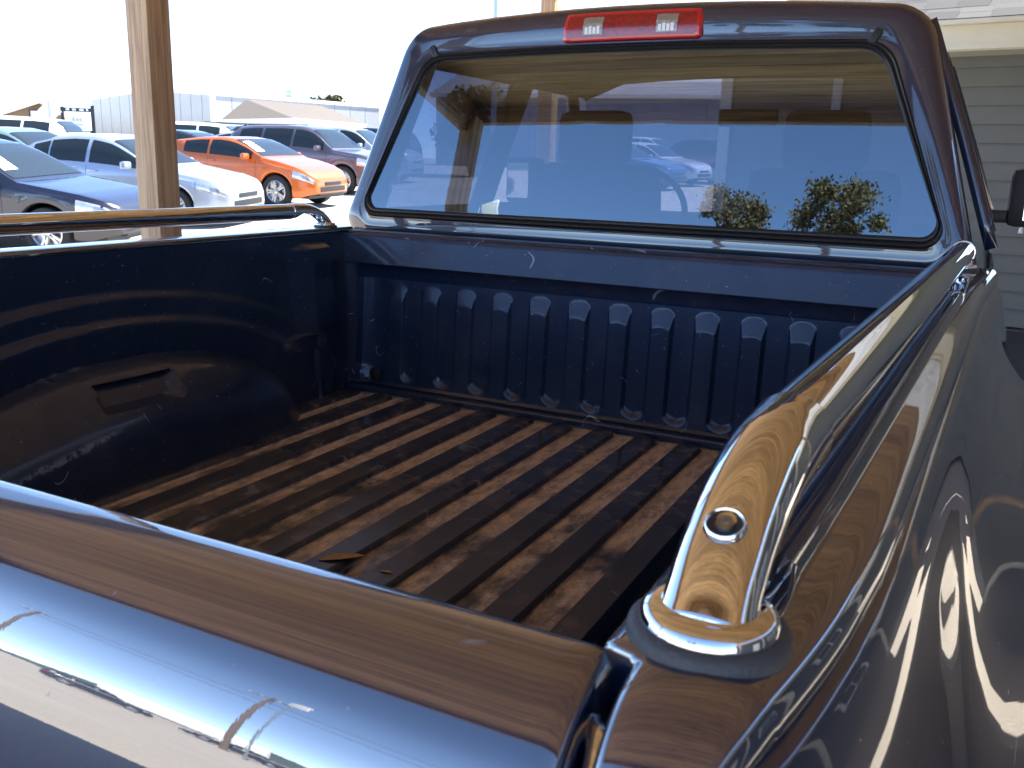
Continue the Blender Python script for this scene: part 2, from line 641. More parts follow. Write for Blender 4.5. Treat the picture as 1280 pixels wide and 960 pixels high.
def floor_xs():
    xs = [-0.80, -0.79]
    for rx in RIBX:
        for o in (-0.043, -0.038, -0.0355, -0.033, -0.030, -0.027, -0.018, 0, 0.018, 0.027, 0.030, 0.033, 0.0355, 0.038, 0.043):
            xs.append(rx + o)
    xs = [x for x in xs if -0.80 <= x <= 0.80]
    xs += [0.80, 0.86]
    return sorted(set(round(x, 4) for x in xs))


def floor_fn(x, y):
    h = 0
    for rx in RIBX:
        if abs(x - rx) < 0.06:
            h = max(h, pill(x - rx, y, -0.052, -3.0, 0.038, 0.011))
    return (x, y, 0.014 * h)


fy = sorted(set([round(v, 4) for v in arange(-1.972, -0.14, 40)] + [round(v, 4) for v in arange(-0.14, -0.045, 24)] + [0.0, -0.02]))
grid('bed_floor', floor_xs(), fy, floor_fn, M_floor, truck, 30, (0, 0, FZ - 0.006))

# bulkhead: one pressed sheet, profile (y, z above the floor) swept across with raised ribs
def panel_y(z):
    return -0.014 + 0.060 * (z - 0.034)


BPROF = [(-0.050, 0.0), (-0.050, 0.012), (-0.046, 0.018), (-0.030, 0.022), (-0.022, 0.026)]
BPROF += [(panel_y(z), z) for z in arange(0.034, 0.357, 54)]
NP0, NP1 = 4, len(BPROF)
BPROF += [(0.010, 0.361), (0.0085, 0.366), (0.004, 0.380), (-0.006, 0.400), (-0.012, 0.4035), (-0.0455, 0.4045), (-0.0475, 0.4055), (-0.0480, 0.4075), (-0.0405, 0.436), (-0.0300, 0.476), (-0.0275, 0.4865), (-0.0255, 0.4905), (-0.0225, 0.4925),
          (-0.016, 0.4935), (-0.0145, 0.4945), (-0.0125, 0.4985), (-0.010, 0.5005), (0.000, 0.501), (0.03, 0.501), (0.036, 0.495), (0.036, 0.40), (0.036, 0.1)]
bxs = [-0.805, -0.80, -0.79, -0.78, -0.77, -0.755, -0.74]
for i in range(12):
    rx = -0.634 + 0.1219 * i
    bxs += [rx + o for o in (-0.061, -0.052, -0.044, -0.038, -0.034, -0.0315, -0.029, -0.0265, -0.024, -0.020, -0.012, 0, 0.012, 0.020, 0.024, 0.0265, 0.029, 0.0315, 0.034, 0.038, 0.044, 0.052)]
bxs += [0.768, 0.78, 0.79, 0.80, 0.82, 0.84, 0.862]


def bulk_pt(x, k):
    y, z = BPROF[k]
    if NP0 <= k < NP1:
        h = 1 - smoothst(0.0, 1.0, 0)
        h = 0
        for i in range(12):
            rx = -0.634 + 0.1219 * i
            dx = abs(x - rx)
            if dx < 0.0611:
                hw, soft = 0.034, 0.010
                d = dx
                hr = 1 - smoothst(hw - soft, hw, d)
                if z > 0.30:                        # long sloping cap at the top of the rib
                    rp = max(0.0, min(1.0, (0.3475 - 0.012 * (dx / 0.03) ** 2 - z) / 0.046))
                    hr = min(hr, rp)
                h = max(h, hr)
                g_ = 0.061 - dx                     # pocket between two ribs closes below in a rounded lip
                if z < 0.085 and dx > 0.01:
                    dd = math.hypot(g_, max(0.0, 0.082 - z))
                    h = max(h, smoothst(0.0275, 0.0460, dd))
        if x < -0.696 or x > 0.768:
            h = max(h, smoothst(0.085, 0.05, z))
        y -= 0.0115 * h
        # the outer corner posts stand a little proud
        y -= 0.012 * smoothst(-0.735, -0.75, x) if x < 0 else 0.012 * smoothst(0.765, 0.785, x)
    return (x, y, FZ + z)


bxs = sorted(set(round(x, 4) for x in bxs))
P = [bulk_pt(x, k) for x in bxs for k in range(len(BPROF))]
bulk = mesh('bulkhead', P, gridfaces(len(bxs), len(BPROF)), M_bed, truck, 28)
lathe('drain_plug', [(0.0001, -0.006), (0.016, -0.006), (0.021, -0.004), (0.022, 0.002)], M_black, bulk, 20, 'Y', (-0.695, -0.034, FZ + 0.058))


# bed side walls: pressed sheet with the wheel arch and steps, built as x(y, z)
def wall_x(y, z):
    """inward offset from the rail line at height z above the floor"""
    off = 0.018 + 0.012 * smoothst(0.45, 0.2, z)
    r = math.hypot((y + 0.93) / 0.60, (z + 0.01) / 0.262)
    # two shallow steps that echo the arch
    r2 = math.hypot((y + 0.93) / 0.74, (z + 0.01) / 0.345)
    r3 = math.hypot((y + 0.93) / 0.86, (z + 0.01) / 0.405)
    off += 0.013 * (1 - smoothst(0.975, 1.02, r2)) + 0.011 * (1 - smoothst(0.975, 1.015, r3))
    if r < 1:
        off += 0.150 * (1 - r ** 3.2) ** 0.62
    # hand-hole pocket pressed into the arch top
    q = max(abs(y + 0.95 - (z - 0.19) * 0.3) / 0.105, abs(z - 0.196) / 0.027)
    off -= 0.030 * (1 - smoothst(0.86, 1.05, q)) if r < 1.0 else 0
    # stake pocket column and the lower gusset
    if y > -0.4:
        col = max(0.0, min(1.0, (y + 0.30) / 0.085)) * (1 - smoothst(-0.135, -0.122, y))
        top = 1 - smoothst(0.455, 0.475, z)
        low = smoothst(0.20, 0.225, z - (y + 0.17) * 0.1)
        off += 0.030 * col * top * low
        post = smoothst(-0.215, -0.205, y) * (1 - smoothst(-0.135, -0.12, y))
        off += 0.010 * post * (1 - low) * (1 - smoothst(0.0, 0.03, -z))
        gus = 1 - smoothst(0.8, 1.0, math.hypot((y + 0.26) / 0.11, (z - 0.185) / 0.03))
        off += 0.012 * gus
        off += 0.03 * smoothst(-0.05, 0.0, y)
    return off


wy = arange(-1.972, -1.5, 18) + arange(-1.48, -0.42, 90) + arange(-0.41, 0.0, 62)
wz = [-0.012, 0.0] + arange(0.008, 0.30, 62) + arange(0.306, 0.495, 36)
for s in (-1, 1):
    grid('bed_wall', wy, wz, lambda y, z, s=s: (s * (0.828 - wall_x(y, z)) + flare(s, y), y, FZ + z), M_bed, truck, 35)

# rolled top edge shared by tailgate and rail ends: z at a given y behind the inner edge
ROLL = [(-1.974, 1.3555), (-1.9765, 1.3592), (-1.981, 1.3615), (-1.988, 1.3624)]
ROLL += [(-1.992 - 0.062 * math.cos(R(a)), 1.3005 + 0.062 * math.sin(R(a))) for a in (90, 80, 70, 60, 50, 42, 35, 28)]
_y, _z = ROLL[-1]
for a in range(28, -7, -2):                      # slacker curve below the shoulder
    _y -= 0.007 * math.sin(R(a))
    _z -= 0.007 * math.cos(R(a))
    ROLL.append((_y, _z))
ROLL += [(_y + 0.010, _z - 0.10), (_y + 0.022, _z - 0.22), (_y + 0.035, 0.80)]


def catmull(pts, n=4):
    out = []
    for i in range(len(pts) - 1):
        p0 = pts[max(i - 1, 0)]; p1 = pts[i]; p2 = pts[i + 1]; p3 = pts[min(i + 2, len(pts) - 1)]
        for k in range(n):
            t = k / n
            out.append(tuple(0.5 * ((2 * b) + (-a + c) * t + (2 * a - 5 * b + 4 * c - d) * t * t + (-a + 3 * b - 3 * c + d) * t ** 3) for a, b, c, d in zip(p0, p1, p2, p3)))
    out.append(tuple(pts[-1]))
    return out


def tailgate():
    inner = [(-2.05, 0.80), (-1.978, 0.83), (-1.968, 0.86), (-1.966, 1.05), (-1.966, 1.30), (-1.967, 1.335), (-1.969, 1.346)]
    prof = catmull(inner + ROLL, 3)
    xs = [-0.832, -0.831, -0.828, -0.822] + arange(-0.81, 0.81, 30) + [0.822, 0.828, 0.831, 0.832]
    vs = []
    cy, cz = -2.015, 1.2
    for x in xs:
        e = max(0, abs(x) - 0.822) / 0.010
        k = 0.008 * (1 - math.sqrt(max(0, 1 - e * e)))
        for y, z in prof:
            d = Vector((cy - y, (cz - z) if z > cz else 0))
            d = d.normalized() * k if d.length > 0 else Vector((0, 0))
            vs.append((x, y + d.x, z + d.y))
    n = len(prof)
    fs = gridfaces(len(xs), n)
    fs.append(tuple(range(n)))
    fs.append(tuple(range((len(xs) - 1) * n, len(xs) * n)))
    t = mesh('tailgate', vs, fs, M_paint, truck, 50)
    box('tailgate_handle', (0, _y - 0.001, 1.16), (0.24, 0.02, 0.09), M_black, t, 0.008)
    for s in (-1, 1):
        tube('latch', [(s * 0.826, -1.998, 1.330), (s * 0.834, -2.006, 1.339), (s * 0.839, -2.016, 1.338), (s * 0.841, -2.026, 1.328)], 0.0055, M_chrome, t, 10)
        box('latch_plate', (s * 0.8365, -2.02, 1.26), (0.006, 0.10, 0.12), M_dark, t)
    return t


tailgate()


# rail caps: flat top, soft edges, rear end rolls down like the tailgate
def rail_cap(s):
    """the rolled rear keeps its thickness along the profile's normal"""
    ys = [0.035, 0.03] + arange(0.0, -1.90, 24) + arange(-1.92, -1.980, 6) + [-1.9825, -1.985, -1.9875, -1.990]
    roll = catmull([(-1.993, 1.3678)] + [(y, z + 0.0045) for y, z in ROLL if y < -1.999], 3)
    rows = [(y, 1.368) for y in ys] + [p for p in roll if p[1] > 0.95]
    rows = [Vector(p) for p in rows]
    vs = []
    for i, p in enumerate(rows):
        t = (rows[min(i + 1, len(rows) - 1)] - rows[max(i - 1, 0)]).normalized()
        nr = Vector((-t.y, t.x))
        if nr.y < 0 and p.y > 1.30:
            nr = -nr
        if nr.x > 0 and p.y <= 1.30:
            nr = -nr
        y = p.x
        inn = 0.826 + 0.017 * smoothst(-1.982, -1.990, y)
        tc = max(0.0, (-1.75 - y) / 0.25)
        out = 0.930 - 0.026 * tc ** 2 + 0.012 * smoothst(-0.6, 0.0, y)
        sec = [(inn + 0.004, -0.055), (inn + 0.0005, -0.02), (inn, -0.008), (inn + 0.0015, -0.003), (inn + 0.006, -0.0004), (inn + 0.016, 0.0006),
               (lerp(inn, out, 0.5), 0.0016), (out - 0.022, 0.0004), (out - 0.012, -0.0016), (out - 0.005, -0.006), (out - 0.0012, -0.012), (out, -0.019), (out - 0.003, -0.024), (out - 0.012, -0.026)]
        for x, h in sec:
            q = p + nr * h
            vs.append((s * x + flare(s, y), q.x, q.y))
    return mesh('rail_cap', vs, gridfaces(len(rows), 14), M_paint, truck, 50)


caps = {s: rail_cap(s) for s in (-1, 1)}

# outer bed side with shoulder, wheel flare and arch opening
BSEC = [(0.905, 1.3415), (0.921, 1.3400), (0.9285, 1.3385), (0.9325, 1.3360), (0.9365, 1.3310), (0.9415, 1.3220), (0.9475, 1.308), (0.9540, 1.291), (0.9610, 1.270), (0.9680, 1.247), (0.9755, 1.219), (0.9835, 1.187), (0.9910, 1.15),
        (0.9970, 1.105), (1.0005, 1.05), (1.0015, 0.985), (1.000, 0.91), (0.995, 0.83), (0.987, 0.745), (0.978, 0.66), (0.965, 0.58)]
AXY, AXZ, ARCR = -0.95, 0.42, 0.50


def side_pt(s, y, k):
    x, z = BSEC[k]
    # wheel flare
    e = math.hypot((y - AXY) / 0.85, max(0.0, z - 0.5) / 1.15)
    fl = 1 - smoothst(0.66, 1.05, e)
    x += 0.080 * fl * smoothst(1.318, 1.165, z)
    # soft character crease below the rail
    x += 0.002 * math.exp(-((z - 1.30) / 0.012) ** 2)
    x -= 0.026 * max(0.0, (-1.75 - y) / 0.25) ** 2
    # rear corner turns round to the tail lamp
    t = max(0.0, (-1.975 - y) / 0.082)
    x -= 0.045 * (1 - math.sqrt(max(0.0, 1 - min(t, 1) ** 2)))
    x += 0.006 * smoothst(-0.4, 0.03, y) * smoothst(1.2, 1.34, z)
    # arch opening lifts the lower edge
    d = abs(y - AXY)
    zb = AXZ + math.sqrt(ARCR ** 2 - d * d) if d < ARCR else 0.58
    zb = max(zb, 0.58)
    z0 = 1.05
    if z < z0:
        z = z0 - (z0 - z) * (z0 - zb) / (z0 - 0.58)
    return (s * x + flare(s, y), y, z)


sy = [0.035, 0.03, 0.0] + arange(-0.06, -0.42, 8) + [AXY + ARCR * math.cos(a) for a in arange(0.02, math.pi - 0.02, 34)] + arange(-1.47, -1.94, 10) + arange(-1.96, -2.057, 14)
sy = sorted(set(round(v, 4) for v in sy), reverse=True)
for s in (-1, 1):
    P = [side_pt(s, y, k) for y in sy for k in range(len(BSEC))]
    bs = mesh('bed_side', P, gridfaces(len(sy), len(BSEC)), M_cabpaint, truck, 50)
    # tail lamp at the rear corner
    vs = []
    for yy, xx in ((-1.985, 0.970), (-2.018, 0.960), (-2.042, 0.948), (-2.057, 0.932), (-2.0655, 0.912), (-2.068, 0.89), (-2.068, 0.872)):
        for zz in (0.86, 0.87, 1.02, 1.16, 1.235, 1.245):
            ins = 0.004 if zz in (0.86, 1.245) else 0
            vs.append((s * (xx - ins), yy + ins, zz))
    mesh('tail_lamp', vs, gridfaces(7, 6), M_redlens, truck, 50)
    # liner behind the opening
    vs = []
    for a in arange(-0.25, math.pi + 0.25, 24):
        for xx in (0.99, 0.72):
            vs.append((s * xx, AXY + (ARCR + 0.02) * math.cos(a), AXZ + (ARCR + 0.02) * math.sin(a)))
    mesh('wheel_arch_liner', vs, gridfaces(24, 2), M_black, truck, 60)


# chrome bed rails: tube, cast end stanchions, bases and rubber gaskets
def stanchion(s, ybase, ydir, parent):
    X = s * 0.866 + flare(s, ybase)
    zb = 1.378
    n = 26
    base = Vector((X, ybase, zb))
    rad = 0.036
    # path of the casting: leaves the base leaning, bends over into the tube line
    pts = []
    ctrl = [(0.000, -0.004), (0.011, 0.008), (0.026, 0.0185), (0.048, 0.0285), (0.076, 0.0365), (0.106, 0.0410), (0.136, 0.0420), (0.158, 0.0420), (0.174, 0.0420)]
    path = catmull(ctrl, 4)
    vs = []
    m = 25
    for i, (u, h) in enumerate(path):
        a = path[max(i - 1, 0)]; b = path[min(i + 1, len(path) - 1)]
        t = Vector((0, ydir * (b[0] - a[0]), b[1] - a[1])).normalized()
        nrm = Vector((0, -ydir * t.z * ydir * ydir, abs(t.y)))
        nrm = Vector((1, 0, 0)).cross(t)
        if nrm.z < 0:
            nrm = -nrm
        k = i / (len(path) - 1)
        hw = interp(k, [(0, 0.0225), (0.12, 0.0212), (0.3, 0.0215), (0.7, 0.0238), (1, 0.0245)])
        hh = lerp(0.014, 0.0245, smoothst(0.0, 0.7, k))
        # the skirt of the shell: deep at both ends, cut away in the middle
        depth = 0.3 + 0.95 * (smoothst(0.42, 0.12, k) + smoothst(0.72, 0.97, k))
        p = Vector((X, ybase + ydir * u, zb + h))
        for j in range(m):
            ang = lerp(-1, 1, j / (m - 1))
            th = ang * (math.pi / 2 + depth * 0.75)
            vs.append(p + Vector((1, 0, 0)) * (math.sin(th) * hw) + nrm * (math.cos(th) * hh))
    o = mesh('stanchion', vs, gridfaces(len(path), m), M_chrome, parent, 60)
    md = o.modifiers.new('thickness', 'SOLIDIFY')
    md.thickness = 0.004
    md.offset = -1
    bv = o.modifiers.new('edge', 'BEVEL')
    bv.width = 0.0015
    bv.segments = 2
    bv.limit_method = 'ANGLE'
    lathe('stanchion_base', [(0.0001, 0.006), (0.0240, 0.0062), (0.0275, 0.0052), (0.0300, 0.0028), (0.0310, -0.001), (0.0312, -0.0035)], M_chrome, parent, 40, 'Z', (X, ybase + ydir * 0.008, zb - 0.001))
    lathe('gasket', [(0.029, 0.0005), (0.0325, 0.0002), (0.0356, -0.0025), (0.0366, -0.006), (0.0364, -0.0095)], M_rubber, parent, 40, 'Z', (X, ybase + ydir * 0.008, zb - 0.0028))
    # set-screw on the outer face of the bend, its recess depth coloured in
    i = 9
    u, h = path[i]
    a = path[i - 1]; b = path[i + 1]
    t = Vector((0, ydir * (b[0] - a[0]), b[1] - a[1])).normalized()
    nrm = Vector((1, 0, 0)).cross(t)
    if nrm.z < 0:
        nrm = -nrm
    k = i / (len(path) - 1)
    hh = lerp(0.014, 0.0245, smoothst(0.0, 0.7, k))
    q = Vector((X, ybase + ydir * u, zb + h)) + nrm * (hh - 0.0012)
    rot = nrm.to_track_quat('Z', 'Y').to_matrix()

    def put(name, prof, mat):
        vs, fs = lathe_data(prof, 24)
        return mesh(name, [rot @ v + q for v in vs], fs, mat, parent, 40)
    put('screw_hole_rim', [(0.0076, 0.0002), (0.0079, 0.0020), (0.0086, 0.0028), (0.0094, 0.0020), (0.0100, 0.0002)], M_chrome)
    put('screw_hole_shade', [(0.0001, 0.0009), (0.0055, 0.0010), (0.0078, 0.0018)], M_dark)  # shallow dark disc, painted stand-in for the shade of a deep hole
    put('set_screw', [(0.0014, 0.0008), (0.0018, 0.0028), (0.0040, 0.0030), (0.0046, 0.0010)], M_steel)
    return Vector((X, ybase + ydir * path[-1][0], zb + path[-1][1]))


for s in (-1, 1):
    yb, yf = -1.965, -0.045
    tz = 1.420
    t = tube('bed_rail', [(s * 0.866 + (flare(s, yf) * (y - yb - 0.17) / (yf - yb - 0.34) if s > 0 else 0), y, tz) for y in [yb + 0.1735] + arange(yb + 0.21, yf - 0.21, 6) + [yf - 0.1735]], 0.0226, M_chrome, truck, 40)
    stanchion(s, yb, 1, t)
    stanchion(s, yf, -1, t)


# ------------------------------------------------------------------ cab
def rpoly(corners, radii, ke=10, kc=8):
    """closed outline of a rounded polygon, ke samples per straight and kc per corner; same count for every ring"""
    n = len(corners)
    arcs = []
    for i in range(n):
        p = Vector(corners[i]); a = Vector(corners[i - 1]); b = Vector(corners[(i + 1) % n])
        da = (a - p).normalized(); db = (b - p).normalized()
        ang = da.angle(db)
        L = radii[i] / math.tan(ang / 2)
        c = p + (da + db).normalized() * (radii[i] / math.sin(ang / 2))
        s0 = p + da * L; s1 = p + db * L
        v0 = s0 - c; v1 = s1 - c
        tot = v0.angle_signed(v1)
        arc = []
        for k in range(kc):
            th = -tot * k / (kc - 1)
            arc.append(c + Vector((v0.x * math.cos(th) - v0.y * math.sin(th), v0.x * math.sin(th) + v0.y * math.cos(th))))
        arcs.append(arc)
    out = []
    for i in range(n):
        out += arcs[i]
        e0 = arcs[i][-1]; e1 = arcs[(i + 1) % n][0]
        out += [e0.lerp(e1, (k + 1) / (ke + 1)) for k in range(ke)]
    return out


TILT = math.tan(R(10.5))


def back_y(x, z):
    return 0.135 + (max(z, 1.402) - 1.415) * TILT + 0.010 * (x / 0.85) ** 2


def ring(hb, zb, ht, zt, rb, rt, crown=0.0, dy=0.0):
    pts = rpoly([(-hb, zb), (hb, zb), (ht, zt), (-ht, zt)], [rb, rb, rt, rt])
    out = []
    for p in pts:
        z = p.y + (crown * (1 - (p.x / ht) ** 2) if p.y > 1.75 and abs(p.x) < ht else 0)
        out.append(Vector((p.x, back_y(p.x, min(z, 1.93)) + dy, z)))
    return out


WIN = dict(hb=0.868, zb=1.424, ht=0.668, zt=1.882, rb=0.035, rt=0.085)
r_open = ring(**WIN, crown=0.012)
r_in = ring(0.868, 1.424, 0.668, 1.882, 0.035, 0.085, 0.012, 0.012)
r1 = ring(0.888, 1.396, 0.688, 1.902, 0.045, 0.095, 0.013)
r2 = ring(0.903, 1.372, 0.703, 1.921, 0.05, 0.10, 0.016)
r3 = ring(0.938, 1.345, 0.732, 1.950, 0.06, 0.10, 0.028, 0.001)
r4 = ring(0.962, 1.32, 0.752, 1.974, 0.07, 0.10, 0.034, 0.012)
r5 = ring(0.976, 1.28, 0.764, 1.986, 0.08, 0.10, 0.037, 0.042)
r6 = ring(0.984, 1.24, 0.770, 1.990, 0.08, 0.10, 0.039, 0.105)
N = len(r1)


def rings_mesh(name, rings, mat, parent, smooth=50):
    vs = [p for rg in rings for p in rg]
    return mesh(name, vs, gridfaces(len(rings), N, wrapv=True), mat, parent, smooth)


def midring(a, b, t, dy=0):
    return [p.lerp(q, t) + Vector((0, dy, 0)) for p, q in zip(a, b)]


cab = rings_mesh('cab_back_panel', [midring(r1, r2, 0.0, 0.006), r1, r2, midring(r2, r3, 0.5, -0.004), r3, midring(r3, r4, 0.5, -0.003), r4, midring(r4, r5, 0.5, -0.002), r5, r6], M_cabpaint, truck, 60)
rings_mesh('window_seal', [midring(r_open, r_in, 1), midring(r_open, r1, 0.0), midring(r_open, r1, 0.25, -0.005), midring(r_open, r1, 0.42, -0.003), midring(r_open, r1, 0.5, 0.001), midring(r_open, r1, 0.58, -0.003), midring(r_open, r1, 0.78, -0.006), midring(r_open, r1, 0.97, -0.001), midring(r_open, r1, 1.0, 0.005)], M_seal, cab, 60)
# rear glass: rings shrinking to the centre, very slightly curved
cx, cz = 0, 1.65
vs, rows = [], [1.0, 0.93, 0.84, 0.73, 0.6, 0.45, 0.3, 0.15]
for f in rows:
    for p in r_in:
        x = cx + (p.x - cx) * f
        z = cz + (p.z - cz) * f
        vs.append((x, back_y(x, z) + 0.007, z))
vs.append((cx, back_y(cx, cz) + 0.007, cz))
fs = gridfaces(len(rows), N, wrapv=True)
o0 = (len(rows) - 1) * N
fs += [(o0 + k, o0 + (k + 1) % N, len(vs) - 1) for k in range(N)]
mesh('rear_window', vs, fs, M_rearglass, cab, 60)
# dark roof-joint mouldings beside the top corners of the glass
for s in (-1, 1):
    x0, x1 = s * 0.655, s * 0.688
    ys = []
    vs = []
    secs = [(0.640, 1.893, -0.002), (0.652, 1.912, -0.0035), (0.664, 1.936, 0.004), (0.671, 1.958, 0.020), (0.676, 1.972, 0.040), (0.679, 1.982, 0.068), (0.681, 1.9875, 0.12), (0.683, 1.990, 0.5)]
    for xm, z, dy in secs:
        for o in (-0.010, -0.008, 0.008, 0.010):
            e = 0.003 if abs(o) > 0.009 else 0
            x = s * (xm + o)
            vs.append((x, back_y(x, min(z, 1.93)) + dy - 0.003 + e, z + 0.002 - e - 0.012 * (o / 0.03)))
    mesh('roof_moulding', vs, gridfaces(len(secs), 4), M_seal, cab, 40)

# roof panel
RY0 = back_y(0, 1.93) + 0.11


def roof_fn(u, v):
    y = lerp(RY0, 1.62, u)
    half = lerp(0.770, 0.74, u)
    x = v * half
    zc = 2.030 + 0.012 * math.sin(math.pi * u) - 0.05 * smoothst(0.8, 1.0, u)
    z = zc - 0.036 * v * v - 0.07 * smoothst(0.84, 1.0, abs(v))
    return (x, y, z)


roof = grid('roof', arange(0, 1, 16), [-1, -0.98, -0.95, -0.91, -0.87] + arange(-0.8, 0.8, 13) + [0.87, 0.91, 0.95, 0.98, 1], roof_fn, M_cabpaint, truck, 60)
vs_in = grid('headliner', arange(0.02, 0.98, 6), arange(-0.95, 0.95, 9), lambda u, v: (roof_fn(u, v)[0], roof_fn(u, v)[1], roof_fn(u, v)[2] - 0.035), M_trim, roof, 60)

# high brake lamp
def brake_lamp():
    hw = 0.207
    def face(x, v):
        zb = 1.9085 + 0.012 * (1 - (x / 0.7) ** 2)
        zt = 1.974 + 0.030 * (1 - (x / 0.75) ** 2)
        z = lerp(zb, zt, v)
        y = back_y(x, min(z, 1.93)) + 0.020 * smoothst(0.35, 1.0, v) ** 1.5 - 0.016
        return y, z
    xs = [-hw, -hw + 0.004, -hw + 0.012] + arange(-hw + 0.03, hw - 0.03, 17) + [hw - 0.012, hw - 0.004, hw]
    vv = [0, 0.03, 0.1, 0.2, 0.35, 0.5, 0.65, 0.8, 0.9, 0.97, 1.0]
    def fn(x, v):
        y, z = face(x, v)
        e = max(0, abs(x) - (hw - 0.012)) / 0.012
        f = 1 - 0.12 * e * e
        zc = face(x, 0.5)[1]
        y += 0.010 * e * e + (0.012 if v in (0, 1.0) else 0.003 if v in (0.03, 0.97) else 0)
        return (x, y, zc + (z - zc) * f)
    lamp = grid('brake_light', xs, vv, fn, M_redrim, truck, 50)
    def patch(name, xa, xb, va, vb, mat, off, n=9, arch=0.0):
        def pf(a, v):
            x = lerp(xa, xb, a)
            vv = lerp(va, vb - arch * max(0, 1 - a * 4 if arch > 0 else 0) ** 2 * 0.5, v)
            y, z = face(x, vv)
            return (x, y - off, z)
        return grid(name, arange(0, 1, n), arange(0, 1, 7), pf, mat, lamp, 50)
    patch('red_lens', -0.190, 0.190, 0.14, 0.86, M_redlens, 0.0012, 21)
    for xa, xb in ((-0.139, -0.079), (0.079, 0.139)):
        patch('clear_lens', xa, xb, 0.22, 0.80, M_clearlens, 0.0030, 9)
        for q in range(4):
            xq = lerp(xa + 0.006, xb - 0.006, q / 4)
            patch('lens_reflector', xq, xq + 0.009, 0.25, 0.47 + 0.03 * (q % 2), M_white, 0.0036, 3)
        patch('lens_grey_band', xa + 0.004, xb - 0.004, 0.60, 0.77, M_galv, 0.0036, 5)  # grey band across the upper part of the clear lens
    return lamp


brake_lamp()


# cab sides: lower body, pillars and glass on the leaning upper side
def side_x(z, y=0.5):
    pts = [(0.50, 0.955), (0.62, 0.985), (0.9, 1.004), (1.15, 1.004), (1.30, 0.996), (1.36, 0.988), (1.40, 0.978), (1.66, 0.884), (1.86, 0.805), (1.93, 0.778), (1.96, 0.765)]
    return interp(z, pts)


SIDEZ = [0.50, 0.56, 0.62, 0.75, 0.9, 1.02, 1.15, 1.24, 1.30, 1.335, 1.36, 1.385, 1.40]


def side_patch(name, s, y0, y1, zs, mat, parent, inset=0.0, yfun=None, n=6, thick=0.0):
    vs = []
    for u in arange(0, 1, n):
        for z in zs:
            ya, yb = (y0(z) if callable(y0) else y0), (y1(z) if callable(y1) else y1)
            vs.append((s * (side_x(z) - inset), lerp(ya, yb, u), z))
    o = mesh(name, vs, gridfaces(n, len(zs)), mat, parent, 50)
    if thick:
        md = o.modifiers.new('thickness', 'SOLIDIFY')
        md.thickness = thick
        md.offset = 0
    return o


UZ = [1.40, 1.46, 1.53, 1.60, 1.66, 1.73, 1.80, 1.86, 1.90, 1.93, 1.96]
ycb = lambda z: back_y(0.8, z) + 0.10
ya_ = lambda z: 2.28 - (z - 1.40) * 1.22         # A pillar line
for s in (-1, 1):
    # panels behind and between the doors
    side_patch('cab_corner', s, ycb, 0.42, SIDEZ, M_cabpaint, truck)
    side_patch('rear_pillar', s, ycb, lambda z: 0.40 + (z - 1.4) * 0.10, UZ, M_cabpaint, truck, thick=0.03)
    rd = side_patch('rear_door', s, 0.426, 1.13, SIDEZ, M_cabpaint, truck)
    fd = side_patch('front_door', s, 1.136, 2.28, SIDEZ, M_cabpaint, truck)
    for d, yy in ((rd, 0.52), (fd, 1.26)):
        box('door_handle', (s * 1.012, yy, 1.16), (0.03, 0.16, 0.035), M_black, d, 0.01)
    side_patch('middle_pillar', s, 1.06, 1.21, UZ, M_black, truck, thick=0.03)
    side_patch('front_pillar', s, lambda z: ya_(z) - 0.075, ya_, UZ, M_cabpaint, truck, thick=0.04)
    # upper frame above the glass
    side_patch('door_frame', s, lambda z: 0.40 + (z - 1.4) * 0.10, lambda z: ya_(z), [1.885, 1.91, 1.935, 1.96], M_cabpaint, truck, n=12, thick=0.02)
    GZ = [1.395, 1.46, 1.55, 1.64, 1.73, 1.82, 1.89]
    side_patch('rear_door_glass', s, lambda z: 0.39 + (z - 1.4) * 0.10, 1.08, GZ, M_sideglass, rd, 0.006)
    side_patch('front_door_glass', s, 1.19, lambda z: ya_(z) - 0.06, GZ, M_windglass, fd, 0.006)
    side_patch('belt_strip', s, 0.43, 2.2, [1.392, 1.402, 1.410], M_black, fd, -0.004, n=4)
    vs, fs = bev_box_data(0.19, 0.085, 0.225, 0.03)
    mi = mesh('door_mirror', [v + Vector((s * 1.125, 1.86, 1.50)) for v in vs], fs, M_black, truck, 40)
    box('mirror_arm', (s * 1.02, 1.88, 1.425), (0.12, 0.06, 0.05), M_black, mi, 0.015)
    box('mirror_glass', (s * 1.145, 1.815, 1.50), (0.115, 0.005, 0.17), M_chrome, mi)

# windscreen, cowl, dashboard, bonnet and nose
vs = []
for u in arange(0, 1, 9):
    for v in arange(-1, 1, 13):
        z = lerp(1.30, 1.945, u)
        half = lerp(0.90, 0.735, u)
        vs.append((v * half, ya_(z) + 0.09 * (1 - v * v), z))
mesh('windscreen', vs, gridfaces(9, 13), M_windglass, truck, 60)
box('dashboard', (0, 2.02, 1.25), (1.72, 0.42, 0.24), M_trim, truck, 0.05)


def hood_fn(u, v):
    y = lerp(2.36, 3.62, u)
    half = lerp(0.93, 0.84, u)
    z = lerp(1.34, 1.20, u) - 0.05 * v * v + 0.035 * (1 - smoothst(0.35, 0.6, abs(v))) - 0.05 * smoothst(0.85, 1, u)
    return (v * half, y, z)


